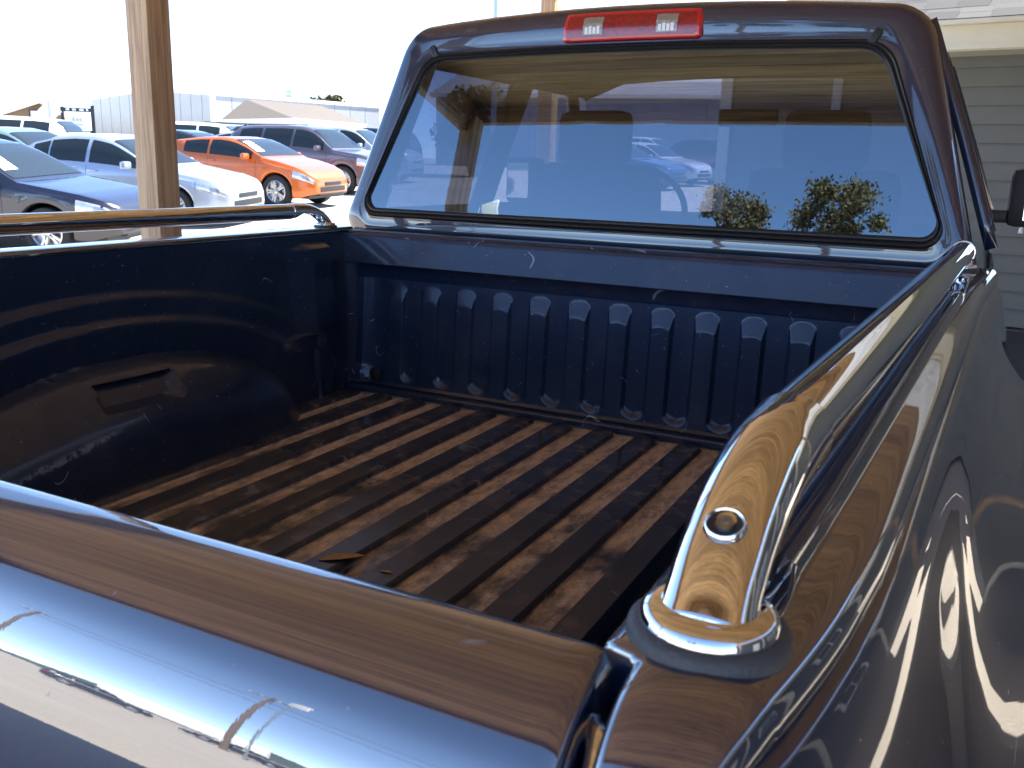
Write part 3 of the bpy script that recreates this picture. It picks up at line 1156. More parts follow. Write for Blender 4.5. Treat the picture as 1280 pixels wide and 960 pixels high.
grid('bonnet', arange(0, 1, 14), arange(-1, 1, 21), hood_fn, M_cabpaint, truck, 60)
for s in (-1, 1):
    FS = [(0.0, 1.295), (0.045, 1.28), (0.075, 1.22), (0.085, 1.10), (0.08, 0.95), (0.065, 0.80), (0.05, 0.62)]
    vs = []
    ys_ = arange(2.28, 2.42, 3) + [2.98 + 0.5 * math.cos(a) for a in arange(math.pi - 0.02, 0.02, 24)] + arange(3.5, 3.72, 5)
    for y in ys_:
        hb = lerp(0.93, 0.85, (y - 2.3) / 1.4)
        d = abs(y - 2.98)
        zb = max(0.58, 0.42 + math.sqrt(max(0, 0.25 - d * d)))
        for dx, z in FS:
            z += -0.10 * (y - 2.3) / 1.4 if z > 1.15 else 0
            if z < 1.0:
                z = 1.0 - (1.0 - z) * (1.0 - zb) / (1.0 - 0.62)
            vs.append((s * (hb + dx * 1.05), y, z))
    mesh('front_wing', vs, gridfaces(len(ys_), len(FS)), M_cabpaint, truck, 50)
    box('headlight', (s * 0.76, 3.68, 1.06), (0.26, 0.12, 0.20), M_headlens, truck, 0.03)
gr = box('grille', (0, 3.70, 1.02), (1.16, 0.10, 0.34), M_chrome, truck, 0.03)
for s in (-1, 1):
    box('grille_opening', (s * 0.29, 3.745, 1.09), (0.46, 0.03, 0.12), M_black, gr, 0.01)
    box('grille_opening', (s * 0.29, 3.745, 0.95), (0.46, 0.03, 0.10), M_black, gr, 0.01)
box('front_bumper', (0, 3.72, 0.66), (1.94, 0.20, 0.24), M_chrome, truck, 0.06)
box('rear_bumper', (0, -2.20, 0.66), (1.90, 0.17, 0.19), M_chrome, truck, 0.03)
box('chassis', (0, 0.7, 0.62), (0.86, 5.4, 0.16), M_dark, truck, 0.02)
box('cab_floor', (0, 1.25, 0.78), (1.9, 2.2, 0.10), M_trim, truck)
box('cab_rear_trim', (0, 0.26, 1.10), (1.86, 0.05, 0.60), M_trim, truck)
mesh('bed_underside', [(-0.97, -1.95, 0.80), (0.97, -1.95, 0.80), (0.97, 0.03, 0.80), (-0.97, 0.03, 0.80)], [(0, 1, 2, 3)], M_dark, truck)
for s in (-1, 1):
    for yy in (AXY, 2.98):
        wv, wf = lathe_data([(0.20, -0.10), (0.215, -0.125), (0.30, -0.135), (0.375, -0.125), (0.395, -0.09), (0.398, 0.0), (0.395, 0.09), (0.375, 0.125), (0.30, 0.135), (0.215, 0.125), (0.20, 0.10)], 40, 'Y')
        wh = mesh('wheel', [Vector((v.y + s * 0.845, v.x + yy, v.z + 0.40)) for v in wv], wf, M_tyre, truck, 40)
        rv, rf = lathe_data([(0.0001, 0.06), (0.07, 0.065), (0.08, 0.05), (0.15, 0.045), (0.19, 0.07), (0.215, 0.125), (0.205, 0.128)], 30, 'Y')
        mesh('rim', [Vector((v.y * s + s * 0.845, v.x + yy, v.z + 0.40)) for v in rv], rf, M_rim, wh, 40)


# seats, headrests, mirror, steering wheel inside the cab
def seat(x, y, w_, hz, name='seat'):
    o = box(name, (x, y + 0.26, 0.97), (w_, 0.52, 0.18), M_fabric, truck, 0.05)
    rot = Matrix.Rotation(R(-12), 3, 'X')
    box('seat_back', (x, y - 0.03, 1.28), (w_, 0.15, 0.62), M_fabric, o, 0.06, Matrix.Rotation(R(10), 3, 'X'))
    return o


for x in (-0.43, 0.43):
    st = seat(x, 1.16, 0.52, 0)
    vs, fs = bev_box_data(0.29, 0.11, 0.20, 0.045)
    mesh('headrest', [v + Vector((x, 1.06, 1.685)) for v in vs], fs, M_fabric, st, 40)
    for dx in (-0.06, 0.06):
        tube('headrest_post', [(x + dx, 1.07, 1.50), (x + dx, 1.06, 1.62)], 0.007, M_steel, st, 8)
rb = box('rear_bench', (0, 0.55, 0.97), (1.6, 0.5, 0.16), M_fabric, truck, 0.05)
box('bench_back', (0, 0.34, 1.19), (1.6, 0.13, 0.40), M_fabric, rb, 0.05)
box('rear_view_mirror', (-0.02, 1.80, 1.80), (0.26, 0.03, 0.075), M_black, truck, 0.012)
tv = []
for k in range(28):
    a = 2 * math.pi * k / 28
    tv.append((-0.43 + 0.185 * math.cos(a), 1.70 - 0.07 * math.sin(a), 1.40 + 0.17 * math.sin(a)))
tube('steering_wheel', tv + tv[:2], 0.014, M_black, truck, 10, False)
# dead leaves lying in the bed
for i, (x, y, rz, sc, lb) in enumerate(((-0.003, -1.104, 0.75, 0.042, 'long curled tan leaf lying across the truck bed floor ribs'), (0.056, -1.142, 1.1, 0.016, 'small tan leaf scrap beside the long curled leaf'), (0.099, -1.112, 0.2, 0.013, 'tiny round leaf bit lying alone on a dark floor rib'))):
    vs = []
    for u in arange(0, 1, 9):
        wd = math.sin(math.pi * min(1, u * 0.92 + 0.06)) * 0.32
        for v in (-1, -0.5, 0, 0.5, 1):
            p = Vector(((u - 0.5) * 2.0, v * wd, 0.12 * v * v * wd + 0.05 * math.sin(u * 3)))
            p = Matrix.Rotation(rz, 3, 'Z') @ (p * sc)
            vs.append(p)
    lf = mesh('leaf', vs, gridfaces(9, 5), M_leaf, None, 60, (x, y, FZ + 0.0095))
    md = lf.modifiers.new('thickness', 'SOLIDIFY')
    md.thickness = 0.0006
    tag(lf, lb, 'leaf')

# ------------------------------------------------------------------ wooden canopy over the truck
CX0, CX1, CY0, CY1 = -3.06, 4.35, -3.66, 6.15
canopy = root('wooden_canopy', 'wooden canopy with plank ceiling and square posts standing over the blue truck', 'canopy', (0, 0, 0))
PX = -3.0
POSTS = [(PX, -3.6), (PX, 1.22), (PX, 6.08), (4.2, -3.6), (4.2, 6.08)]
for x, y in POSTS:
    vs, fs = bev_box_data(0.15, 0.15, 3.42, 0.006, (0, 0, 1.71))
    mesh('post', vs, fs, M_post, canopy, 40, (x, y, 0))
# planks run across the bay
pl_v, pl_f = bev_box_data(CX1 - CX0, 0.137, 0.022, 0.003)
pm = None
y = CY0 + 0.07
while y < CY1 - 0.05:
    if pm is None:
        o = mesh('plank', pl_v, pl_f, M_plank, canopy, 40)
        pm = o.data
    else:
        o = link(bpy.data.objects.new('plank', pm), canopy)
    o.location = ((CX0 + CX1) / 2, y, 3.56 + random.uniform(-0.002, 0.002))
    y += 0.1405
nv_, nf_ = bev_box_data(4.3, 0.137, 0.022, 0.003)
nm = None
y = CY1 + 0.11
while y < 7.62:                                  # unseen boards added to keep a sunlit strip off the ground
    if nm is None:
        o = mesh('plank', nv_, nf_, M_plank, canopy, 40)
        nm = o.data
    else:
        o = link(bpy.data.objects.new('plank', nm), canopy)
    o.location = (2.75, y, 3.56)
    y += 0.1405
box('added_sun_block_roof', (2.75, 7.0, 3.66), (4.4, 1.35, 0.05), M_galv, canopy, 0.01)  # added out of view above those boards, blocks the same sun
for x in (CX0 + 0.02, CX1 - 0.02):
    box('side_beam', (x, (CY0 + CY1) / 2, 3.42), (0.09, CY1 - CY0 - 0.02, 0.25), M_beam, canopy, 0.005)
for y in (CY0 - 0.02, CY1 + 0.02):
    box('end_beam', ((CX0 + CX1) / 2, y, 3.50), (CX1 - CX0, 0.06, 0.18), M_beamx, canopy, 0.005)
box('canopy_roof', ((CX0 + CX1) / 2, (CY0 + CY1) / 2, 3.66), (CX1 - CX0 + 0.3, CY1 - CY0 + 0.3, 0.05), M_galv, canopy, 0.01)


# ------------------------------------------------------------------ buildings
def frame_root(name, label, cat, loc, rz):
    return root(name, label, cat, loc, rz)


def lap_siding(parent, x0, x1, z0, z1, pitch, mat, y=0.0, facing=-1, gaps=()):
    """horizontal lapped boards, each its own piece, on the local XZ plane facing local -Y"""
    z = z0
    me = None
    while z < z1 - 0.01:
        h = min(pitch + 0.02, z1 - z + 0.02)
        vs = [(x0, y - 0.022, z), (x1, y - 0.022, z), (x1, y + 0.022, z), (x0, y + 0.022, z), (x0, y + 0.012, z + h), (x1, y + 0.012, z + h), (x1, y + 0.024, z + h), (x0, y + 0.024, z + h)]
        fs = [(0, 1, 5, 4), (0, 1, 2, 3), (3, 2, 6, 7), (4, 5, 6, 7), (0, 3, 7, 4), (1, 2, 6, 5)]
        if me is None:
            o = mesh('siding_board', [(a, b, c - z0) for a, b, c in vs], fs, mat, parent)
            me = o.data
        else:
            o = link(bpy.data.objects.new('siding_board', me), parent)
        o.location = (0, 0, z)
        z += pitch


def window(parent, x0, x1, z0, z1, y, trim, pane, grid_=True):
    f = box('window', ((x0 + x1) / 2, y, (z0 + z1) / 2), (x1 - x0, 0.03, z1 - z0), pane, parent)
    t = 0.09
    for a, b, c, d in ((x0 - t, x1 + t, z1, z1 + t), (x0 - t, x1 + t, z0 - t, z0), (x0 - t, x0, z0, z1), (x1, x1 + t, z0, z1)):
        box('window_frame', ((a + b) / 2, y - 0.02, (c + d) / 2), (b - a, 0.05, d - c), trim, f)
    if grid_:
        box('window_bar', ((x0 + x1) / 2, y - 0.02, (z0 + z1) / 2), (0.03, 0.03, z1 - z0), trim, f)
        box('window_bar', ((x0 + x1) / 2, y - 0.021, (z0 + z1) / 2), (x1 - x0, 0.026, 0.03), trim, f)
    return f


# garage ahead of the truck: lap siding, cream fascia, shingled roof
GA = Vector((-2.0, 8.85, 0))
GANG = -R(8)
gg = root('garage', 'grey lap-sided garage with cream fascia and grey shingle roof ahead of the truck', 'garage', (GA.x, GA.y, gz(0, 8.5)), GANG)
GL = 11.0
EZ = 2.66 - gz(0, 8.5) + 0.12
lap_siding(gg, 0.0, GL, 0.0, EZ, 0.185, M_siding)
box('wall_core', (GL / 2, 2.6, EZ / 2), (GL - 0.04, 5.1, EZ), M_siding, gg)
box('corner_board', (0.06, -0.02, EZ / 2), (0.14, 0.05, EZ), M_white, gg)
box('corner_board', (1.35, -0.02, EZ / 2), (0.10, 0.05, EZ), M_white, gg)
box('corner_board', (GL - 0.06, -0.02, EZ / 2), (0.14, 0.05, EZ), M_white, gg)
box('soffit', (GL / 2, -0.22, EZ + 0.012), (GL + 0.5, 0.50, 0.02), M_cream, gg)
fa = box('fascia', (GL / 2, -0.475, EZ + 0.13), (GL + 0.5, 0.03, 0.215), M_cream, gg)
box('fascia_lip', (GL / 2, -0.50, EZ + 0.035), (GL + 0.5, 0.03, 0.05), M_cream, fa)
box('gutter', (GL / 2, -0.53, EZ + 0.262), (GL + 0.54, 0.10, 0.05), M_cream, gg, 0.012)
SL = R(28)
rl = 5.5
up = Vector((0, math.cos(SL), math.sin(SL)))
nn = Vector((0, -math.sin(SL), math.cos(SL)))
e0 = Vector((0, -0.56, EZ + 0.285))
hd = rl * up.y
rdk = mesh('garage_roof', [e0 + Vector((-0.28, 0, 0)), e0 + Vector((GL + 0.3, 0, 0)), e0 + Vector((GL + 0.3 - hd, 0, 0)) + up * rl, e0 + Vector((-0.28 + hd, 0, 0)) + up * rl,
                           e0 + Vector((GL + 0.3, 2 * hd, 0)), e0 + Vector((-0.28, 2 * hd, 0))],
           [(0, 1, 2, 3), (3, 2, 4, 5), (0, 3, 5), (1, 4, 2), (0, 5, 4, 1)], M_shingle, gg)
tv, tf = bev_box_data(0.298, 0.20, 0.010, 0)
rot = Matrix.Rotation(SL, 3, 'X')
tv = [rot @ v for v in tv]
sme = None
for c in range(9):
    x = -0.10 + (0.085 + c * 0.150) * up.y + (c % 2) * 0.15 + random.uniform(0, 0.05)
    while x < GL * 0.58:
        p = e0 + up * (0.085 + c * 0.150) + nn * (0.010 + 0.004 * random.random()) + Vector((x, 0, 0))
        if sme is None:
            o = mesh('shingle', tv, tf, M_shingle, rdk)
            sme = o.data
        else:
            o = link(bpy.data.objects.new('shingle', sme), rdk)
        o.location = p
        o.rotation_euler = (random.uniform(-0.01, 0.01), 0, 0)
        x += 0.301
lt = root('hanging_cord', 'thin white hanging cord with small weight against the grey garage wall', 'cord', (1.30, 8.20, 1.05))
tube('cord', [(0, 0, 0.55), (0, 0.003, 0.28), (0, 0, 0.04)], 0.008, M_white, lt, 8)
lathe('weight', [(0.001, 0.06), (0.02, 0.05), (0.026, 0.0), (0.001, -0.005)], M_white, lt, 12)

# long workshop to the right of the truck, seen mirrored in the bed side and chrome
ws = root('workshop', 'slate-sided workshop with cream posts and white window frames on the truck\'s right', 'workshop', (5.5, 5.6, 0), R(-90))
WL, WH = 10.5, 3.12
lap_siding(ws, 0, WL, 0, WH, 0.20, M_darksiding)
box('wall_core', (WL / 2, 2.1, WH / 2), (WL - 0.05, 4.1, WH), M_darksiding, ws)
for x in (0.07, 3.1, 6.2, WL - 0.07):
    box('corner_board', (x, -0.03, WH / 2), (0.16, 0.06, WH), M_cream, ws)
window(ws, 1.2, 2.2, 1.1, 2.1, 0.0, M_white, M_pane)
window(ws, 4.2, 5.2, 1.1, 2.1, 0.0, M_white, M_pane)
dr = box('door', (7.4, -0.02, 1.02), (0.92, 0.05, 2.04), M_cream, ws, 0.004)
for zz in (0.6, 1.5):
    box('door_panel', (7.4, -0.05, zz), (0.6, 0.02, 0.62), M_white, dr, 0.006)
box('eave', (WL / 2, -0.25, WH + 0.1), (WL + 0.4, 0.62, 0.20), M_cream, ws, 0.01)
mesh('workshop_roof', [(-0.2, -0.6, WH + 0.21), (WL + 0.2, -0.6, WH + 0.21), (WL + 0.2, 2.1, WH + 1.3), (-0.2, 2.1, WH + 1.3), (WL + 0.2, 4.8, WH + 0.21), (-0.2, 4.8, WH + 0.21)],
     [(0, 1, 2, 3), (3, 2, 4, 5), (0, 3, 5), (1, 4, 2), (0, 5, 4, 1)], M_shingle, ws)
rk = root('wooden_rack', 'short wooden beam with rope coils hung on the slate workshop wall', 'rack', (5.42, 1.2, 1.45))
vs, fs = bev_box_data(0.07, 1.1, 0.10, 0.01)
mesh('beam', vs, fs, M_beam, rk, 40)
for yy in (-0.38, 0.42):
    pts = [(-0.06 - 0.01 * math.sin(3 * a), yy + 0.07 * math.cos(a), -0.12 + 0.19 * math.sin(a)) for a in arange(0, 2 * math.pi, 24)]
    tube('rope_coil', pts, 0.014, M_rope, rk, 8, False)


# far buildings in the photograph's background
def metal_building():
    A = pix(266, 119, 57); Lf = pix(114, 123, 63); B = pix(475, 136, 66)
    z0 = gz(A.x, A.y) - 0.6
    h = A.z
    A2, L2, B2 = (Vector((p.x, p.y, 0)) for p in (A, Lf, B))
    D2 = L2 + (B2 - A2)
    r = root('metal_building', 'large pale metal-clad industrial building behind the parked cars', 'building', (A2.x, A2.y, z0))

    def seg(p, q, name, top0, top1, n):
        d = (q - p)
        L = d.length
        d.normalize()
        nr = Vector((d.y, -d.x, 0))
        if nr.dot(CAM - p) < 0:
            nr = -nr
        for i in range(n):
            a, b = L * i / n, L * (i + 1) / n - 0.04
            ta, tb = top0 + (top1 - top0) * a / L, top0 + (top1 - top0) * b / L
            c = [p + d * a, p + d * b]
            vs = []
            for off in (0.0, -0.10):
                vs += [c[0] + nr * off + Vector((0, 0, z0)), c[1] + nr * off + Vector((0, 0, z0)), c[1] + nr * off + Vector((0, 0, tb)), c[0] + nr * off + Vector((0, 0, ta))]
            vs = [v - r.location for v in vs]
            mesh(name, vs, [(0, 1, 2, 3), (4, 5, 6, 7), (0, 1, 5, 4), (1, 2, 6, 5), (2, 3, 7, 6), (3, 0, 4, 7)], M_metalwall, r)
        vs = [v - r.location for off in (0.06, -0.14) for v in (p + nr * off + Vector((0, 0, top0)), q + nr * off + Vector((0, 0, top1)), q + nr * off + Vector((0, 0, top1 + 0.22)), p + nr * off + Vector((0, 0, top0 + 0.22)))]
        mesh('eave_trim', vs, [(0, 1, 2, 3), (4, 5, 6, 7), (0, 1, 5, 4), (1, 2, 6, 5), (2, 3, 7, 6), (3, 0, 4, 7)], M_white, r)
    mid = (A2 + L2) / 2
    seg(L2, mid, 'wall_panel', Lf.z - 0.1, h + 0.35, 6)
    seg(mid, A2, 'wall_panel', h + 0.35, h, 6)
    seg(A2, B2, 'wall_panel', h, h, 10)
    mid2 = mid + (B2 - A2)
    pts = [(L2, h), (mid, h + 0.6), (A2, h + 0.2), (D2, h), (mid2, h + 0.6), (B2, h + 0.2)]
    vs = [Vector((p.x, p.y, z)) - r.location for p, z in pts]
    mesh('metal_roof', vs, [(0, 1, 4, 3), (1, 2, 5, 4)], M_metalwall, r)
    tube('downpipe', [Vector((A2.x, A2.y, z0)) - r.location + Vector((0.15, -0.2, 0)), Vector((A2.x, A2.y, h)) - r.location + Vector((0.15, -0.2, 0))], 0.16, M_white, r, 8)


metal_building()


def hip_house():
    a = pix(277, 150, 48); c = pix(366, 149, 44); b = pix(458, 156, 49)
    r1_ = pix(308, 126, 50); r2_ = pix(402, 130, 54)
    ez = 3.55
    a, c, b = (Vector((p.x, p.y, ez)) for p in (a, c, b))
    d = a + (b - c)
    r1_.z = 4.75
    r2_.z = 4.75
    z0 = gz(c.x, c.y) - 0.3
    r = root('hip_roof_house', 'low white house with wide brown hip roof before the metal building', 'house', (c.x, c.y, z0))
    o = r.location
    mesh('hip_roof', [p - o for p in (a, c, b, d, r1_, r2_)], [(0, 1, 4), (1, 2, 5, 4), (2, 3, 5), (3, 0, 4, 5), (0, 1, 2, 3)], M_brownroof, r)
    cen = (a + b) / 2
    A, C, B, D = (cen + (p - cen) * 0.93 for p in (a, c, b, d))
    Z = Vector((0, 0, ez - z0 + 0.02))
    for p, q in ((A, C), (C, B), (B, D), (D, A)):
        mesh('wall', [p - o - Z, q - o - Z, q - o, p - o], [(0, 1, 2, 3)], M_white, r)
    dd = (B - C).normalized()
    nr = Vector((dd.y, -dd.x, 0))
    if nr.dot(CAM - C) < 0:
        nr = -nr
    for t in (0.3, 0.55, 0.78):
        p = C.lerp(B, t) + nr * 0.05 - o
        w_ = dd * 0.5
        mesh('window', [p - w_ - Vector((0, 0, 1.5)), p + w_ - Vector((0, 0, 1.5)), p + w_ - Vector((0, 0, 0.6)), p - w_ - Vector((0, 0, 0.6))], [(0, 1, 2, 3)], M_pane, r)
    for p, q in ((a, c), (c, b)):
        mesh('eave_board', [p - o, q - o, q - o - Vector((0, 0, 0.16)), p - o - Vector((0, 0, 0.16))], [(0, 1, 2, 3)], M_white, r)


hip_house()


def brown_hall():
    ap = pix(48, 121, 50); R_ = pix(92, 147, 50); Lf = pix(-70, 158, 50)
    D = (R_ - Lf)
    D.z = 0
    D.normalize()
    back = Vector((Lf.x - CAM.x, Lf.y - CAM.y, 0)).normalized()
    z0 = gz(ap.x, ap.y) - 0.5
    o = Vector((ap.x, ap.y, z0))
    r = root('brown_hall', 'brown gabled hall with pale roof edge at the far end of the car lot', 'building', o)
    wz_ = 3.1
    P0 = Vector((Lf.x, Lf.y, 0)); P1 = Vector((R_.x, R_.y, 0))
    A0 = Vector((ap.x, ap.y, 0))

    def v(p, z):
        return Vector((p.x, p.y, z)) - o
    mesh('gable_wall', [v(P0, z0), v(P1, z0), v(P1, R_.z - 0.1), v(A0, ap.z - 0.1), v(P0, Lf.z - 0.1)], [(0, 1, 2, 3, 4)], M_brownwall, r)
    mesh('side_wall', [v(P1, z0), v(P1 + back * 14, z0), v(P1 + back * 14, R_.z - 0.1), v(P1, R_.z - 0.1)], [(0, 1, 2, 3)], M_brownwall, r)
    f = -back * 0.7
    for a, za, b, zb in ((P0 - D * 0.4, Lf.z - 0.15, A0, ap.z), (A0, ap.z, P1 + D * 0.4, R_.z - 0.2)):
        mesh('roof_slope', [v(a + f, za), v(b + f, zb), v(b + back * 14, zb), v(a + back * 14, za), v(a + f, za - 0.35), v(b + f, zb - 0.35), v(b + back * 14, zb - 0.3), v(a + back * 14, za - 0.3)],
             [(0, 1, 2, 3), (0, 1, 5, 4), (4, 5, 6, 7), (1, 2, 6, 5), (2, 3, 7, 6), (3, 0, 4, 7)], M_cream, r)
    cen = pix(49, 144, 49.8)
    rt = D
    sg = mesh('wall_sign', [cen - o + rt * x + Vector((0, 0, z)) for x, z in ((-0.55, -0.30), (0.55, -0.30), (0.55, 0.30), (-0.55, 0.30))], [(0, 1, 2, 3)], M_dark, r)
    mesh('sign_panel', [cen - o - back * 0.04 + rt * x + Vector((0, 0, z)) for x, z in ((-0.46, -0.22), (0.46, -0.22), (0.46, 0.22), (-0.46, 0.22))], [(0, 1, 2, 3)], M_white, sg)
    cw = pix(53, 161, 49.7)
    dw = mesh('door', [cw - o + rt * x + Vector((0, 0, z)) for x, z in ((-0.4, -1.0), (0.4, -1.0), (0.4, 0.28), (-0.4, 0.28))], [(0, 1, 2, 3)], M_white, r)
    mesh('door_pane', [cw - o - back * 0.04 + rt * x + Vector((0, 0, z)) for x, z in ((-0.25, -0.6), (0.25, -0.6), (0.25, 0.12), (-0.25, 0.12))], [(0, 1, 2, 3)], M_pane, dw)
    for px_ in (12, 78):
        cg = pix(px_, 163, 49.7)
        mesh('pale_window', [cg - o + rt * x + Vector((0, 0, z)) for x, z in ((-0.6, -1.2), (0.6, -1.2), (0.6, 0.25), (-0.6, 0.25))], [(0, 1, 2, 3)], M_metalwall, r)


brown_hall()


def face_dir(p):
    d = Vector((CAM.x - p.x, CAM.y - p.y, 0)).normalized()
    return d, Vector((-d.y, d.x, 0))     # towards camera, to the right as seen from it... left-handed pair


def road_sign():
    p = pix(62, 139, 30)
    d, rt = face_dir(p)
    z0 = gz(p.x, p.y)
    r = root('road_sign', 'diamond road sign seen from its pale blank back on a thin post', 'road sign', (p.x, p.y, z0))
    h = p.z - z0
    k = 0.37
    vs = [rt * (k * a) + Vector((0, 0, h + k * b)) + d * c for c in (0.0, -0.012) for a, b in ((1, 0), (0, 1), (-1, 0), (0, -1))]
    mesh('sign_plate', vs, [(0, 1, 2, 3), (4, 5, 6, 7), (0, 1, 5, 4), (1, 2, 6, 5), (2, 3, 7, 6), (3, 0, 4, 7)], M_white, r)
    tube('post', [d * 0.03, d * 0.03 + Vector((0, 0, h + 0.38))], 0.025, M_galv, r, 8)


road_sign()


def entrance_sign():
    p = pix(98, 150, 36)
    d, rt = face_dir(p)
    if (rt - RT).length > (rt + RT).length:
        rt = -rt
    z0 = gz(p.x, p.y)
    r = root('entrance_sign', 'black framed entrance sign with white panel between two posts', 'sign', (p.x, p.y, z0))
    h = p.z - z0

    def pl(name, x0, x1, za, zb, off, mat, th=0.05, par=r):
        vs = [rt * x + Vector((0, 0, h + z)) + d * o for o in (off, off - th) for x, z in ((x0, za), (x1, za), (x1, zb), (x0, zb))]
        return mesh(name, vs, [(0, 1, 2, 3), (4, 5, 6, 7), (0, 1, 5, 4), (1, 2, 6, 5), (2, 3, 7, 6), (3, 0, 4, 7)], mat, par)
    pl('post', -0.62, -0.50, -h, 0.50, 0.02, M_dark, 0.12)
    pl('post', 0.46, 0.60, -h, 0.58, 0.02, M_dark, 0.12)
    pn = pl('panel', -0.48, 0.44, -0.37, 0.30, 0.03, M_white)
    pl('header_board', -0.50, 0.46, 0.31, 0.47, 0.035, M_dark)
    pl('footer_board', -0.50, 0.46, -0.54, -0.39, 0.035, M_dark)
    for x0, x1 in ((-0.42, -0.30), (-0.20, -0.06), (0.06, 0.22), (0.30, 0.38)):
        pl('lettering', x0, x1, 0.355, 0.43, 0.045, M_white, 0.008)
    for x0, x1 in ((-0.34, -0.06), (0.04, 0.40)):
        pl('lettering', x0, x1, -0.50, -0.43, 0.045, M_white, 0.008)
    for x0, x1, a, b in ((-0.22, -0.13, -0.05, 0.08), (-0.08, 0.0, -0.05, 0.05), (0.03, 0.12, -0.05, 0.06), (-0.2, 0.14, -0.20, -0.16)):
        pl('lettering', x0, x1, a, b, 0.04, M_galv, 0.006, pn)


entrance_sign()


# ------------------------------------------------------------------ vegetation
def leaf_mesh(name, pts, size, mat, parent, seed=1, tilt=1.0):
    rnd = random.Random(seed)
    vs, fs = [], []
    for p in pts:
        s_ = size * rnd.uniform(0.6, 1.3)
        a = Vector((rnd.gauss(0, 1), rnd.gauss(0, 1), rnd.gauss(0, tilt))).normalized()
        b = a.orthogonal().normalized()
        b = (Matrix.Rotation(rnd.uniform(0, 6.28), 3, a) @ b)
        c = a.cross(b)
        k = len(vs)
        vs += [p + b * s_, p + c * s_ * 0.55, p - b * s_, p - c * s_ * 0.55]
        fs.append((k, k + 1, k + 2, k + 3))
    me = bpy.data.meshes.new(name)
    me.from_pydata([tuple(v) for v in vs], [], fs)
    me.materials.append(mat)
    o = bpy.data.objects.new(name, me)
    return link(o, parent)


def tree(loc, h, rad, label, seed, mat=M_fol, n=17000, size=0.115, top=0.42):
    rnd = random.Random(seed)
    r = root('tree', label, 'tree', loc)
    tp = [Vector((0, 0, 0))]
    for i in range(1, 7):
        tp.append(Vector((rnd.gauss(0, 0.12), rnd.gauss(0, 0.12), h * 0.80 * i / 6)))
    tube('trunk', tp, [0.28 - 0.03 * i for i in range(7)], M_bark, r, 10)
    pts = []
    clumps = []
    for i in range(46):
        t = rnd.random()
        z = h * lerp(1 - top, 0.98, t)
        rr = rad * math.sqrt(max(0.05, 1 - ((t - 0.35) / 0.72) ** 2))
        a = rnd.uniform(0, 6.28)
        q = rr * math.sqrt(rnd.random())
        clumps.append((Vector((q * math.cos(a), q * math.sin(a), z)), rnd.uniform(0.35, 0.8) * rad * 0.42))
    for i in range(8):
        c = clumps[i * 5][0]
        st = Vector((0, 0, max(h * 0.45, c.z - 1.6)))
        tube('branch', [st, st.lerp(c, 0.5) + Vector((0, 0, 0.2)), c], [0.09, 0.06, 0.02], M_bark, r, 7)
    for i in range(n):
        c, k = clumps[i % len(clumps)]
        v = Vector((rnd.gauss(0, 1), rnd.gauss(0, 1), rnd.gauss(0, 0.7)))
        pts.append(c + v * k * 0.55)
    leaf_mesh('crown', pts, size, mat, r, seed)
    return r


tree((-9.7, -42.0, 0), 17.0, 2.3, 'broad brown-green tree standing nearest the utility pole behind the lot', 3)
tree((-3.7, -38.5, 0), 16.2, 2.7, 'tall ragged brown-green tree across the lot behind the tailgate', 5)
p = pix(404, 127, 75)
tree((p.x, p.y, gz(p.x, p.y)), p.z - gz(p.x, p.y) + 0.4, 2.2, 'dark tree crown showing over the metal building roof', 9, n=2500, size=0.22)
p = pix(596, 128, 34)
tree((p.x, p.y, gz(p.x, p.y)), p.z - gz(p.x, p.y) + 0.35, 1.4, 'small round tree seen through the truck cab glass', 11, n=3000, size=0.14, top=0.6)
p = pix(100, 168, 35)
d, rt = face_dir(p)
rnd = random.Random(4)
pts = [Vector((0, 0, 0)) + rt * rnd.uniform(-1.1, 1.1) + d * rnd.uniform(-0.3, 0.3) + Vector((0, 0, rnd.uniform(0.0, 0.75))) for _ in range(2200)]
hb = root('shrub', 'low green shrub growing under the entrance sign', 'shrub', (p.x, p.y, gz(p.x, p.y)))
leaf_mesh('foliage', pts, 0.07, M_hedge, hb, 2)
tube('stem', [(0, 0, -0.02), (0.02, 0, 0.3), (0.05, 0.03, 0.55)], 0.02, M_bark, hb, 7)

# low wooded hills behind the lot
vs = []
na = 90
for i in range(na):
    a = lerp(R(150), R(390), i / (na - 1))
    hh = 9 + 5 * math.sin(a * 3.1) + 3 * math.sin(a * 11 + 1) + 1.2 * math.sin(a * 37)
    for rr, z in ((330, -2), (350, hh * 0.75), (375, hh), (420, -2)):
        vs.append((rr * math.cos(a), rr * math.sin(a), z))
hl = mesh('hills', vs, gridfaces(na, 4), M_hill, None, 60)
hl['kind'] = 'structure'


# ------------------------------------------------------------------ poles and wires
def utility_pole(loc, h, label):
    r = root('utility_pole', label, 'utility pole', loc)
    tube('pole', [(0, 0, 0), (0, 0, h)], [0.16, 0.11], M_pole, r, 12)
    ca = box('crossarm', (0, 0.14, h - 0.55), (2.2, 0.10, 0.12), M_pole, r)
    for x in (-1.0, -0.4, 0.4, 1.0):
        lathe('insulator', [(0.001, 0.16), (0.04, 0.14), (0.05, 0.05), (0.03, 0.0)], M_white, ca, 8, 'Z', (x, 0.14, h - 0.49))
    return r


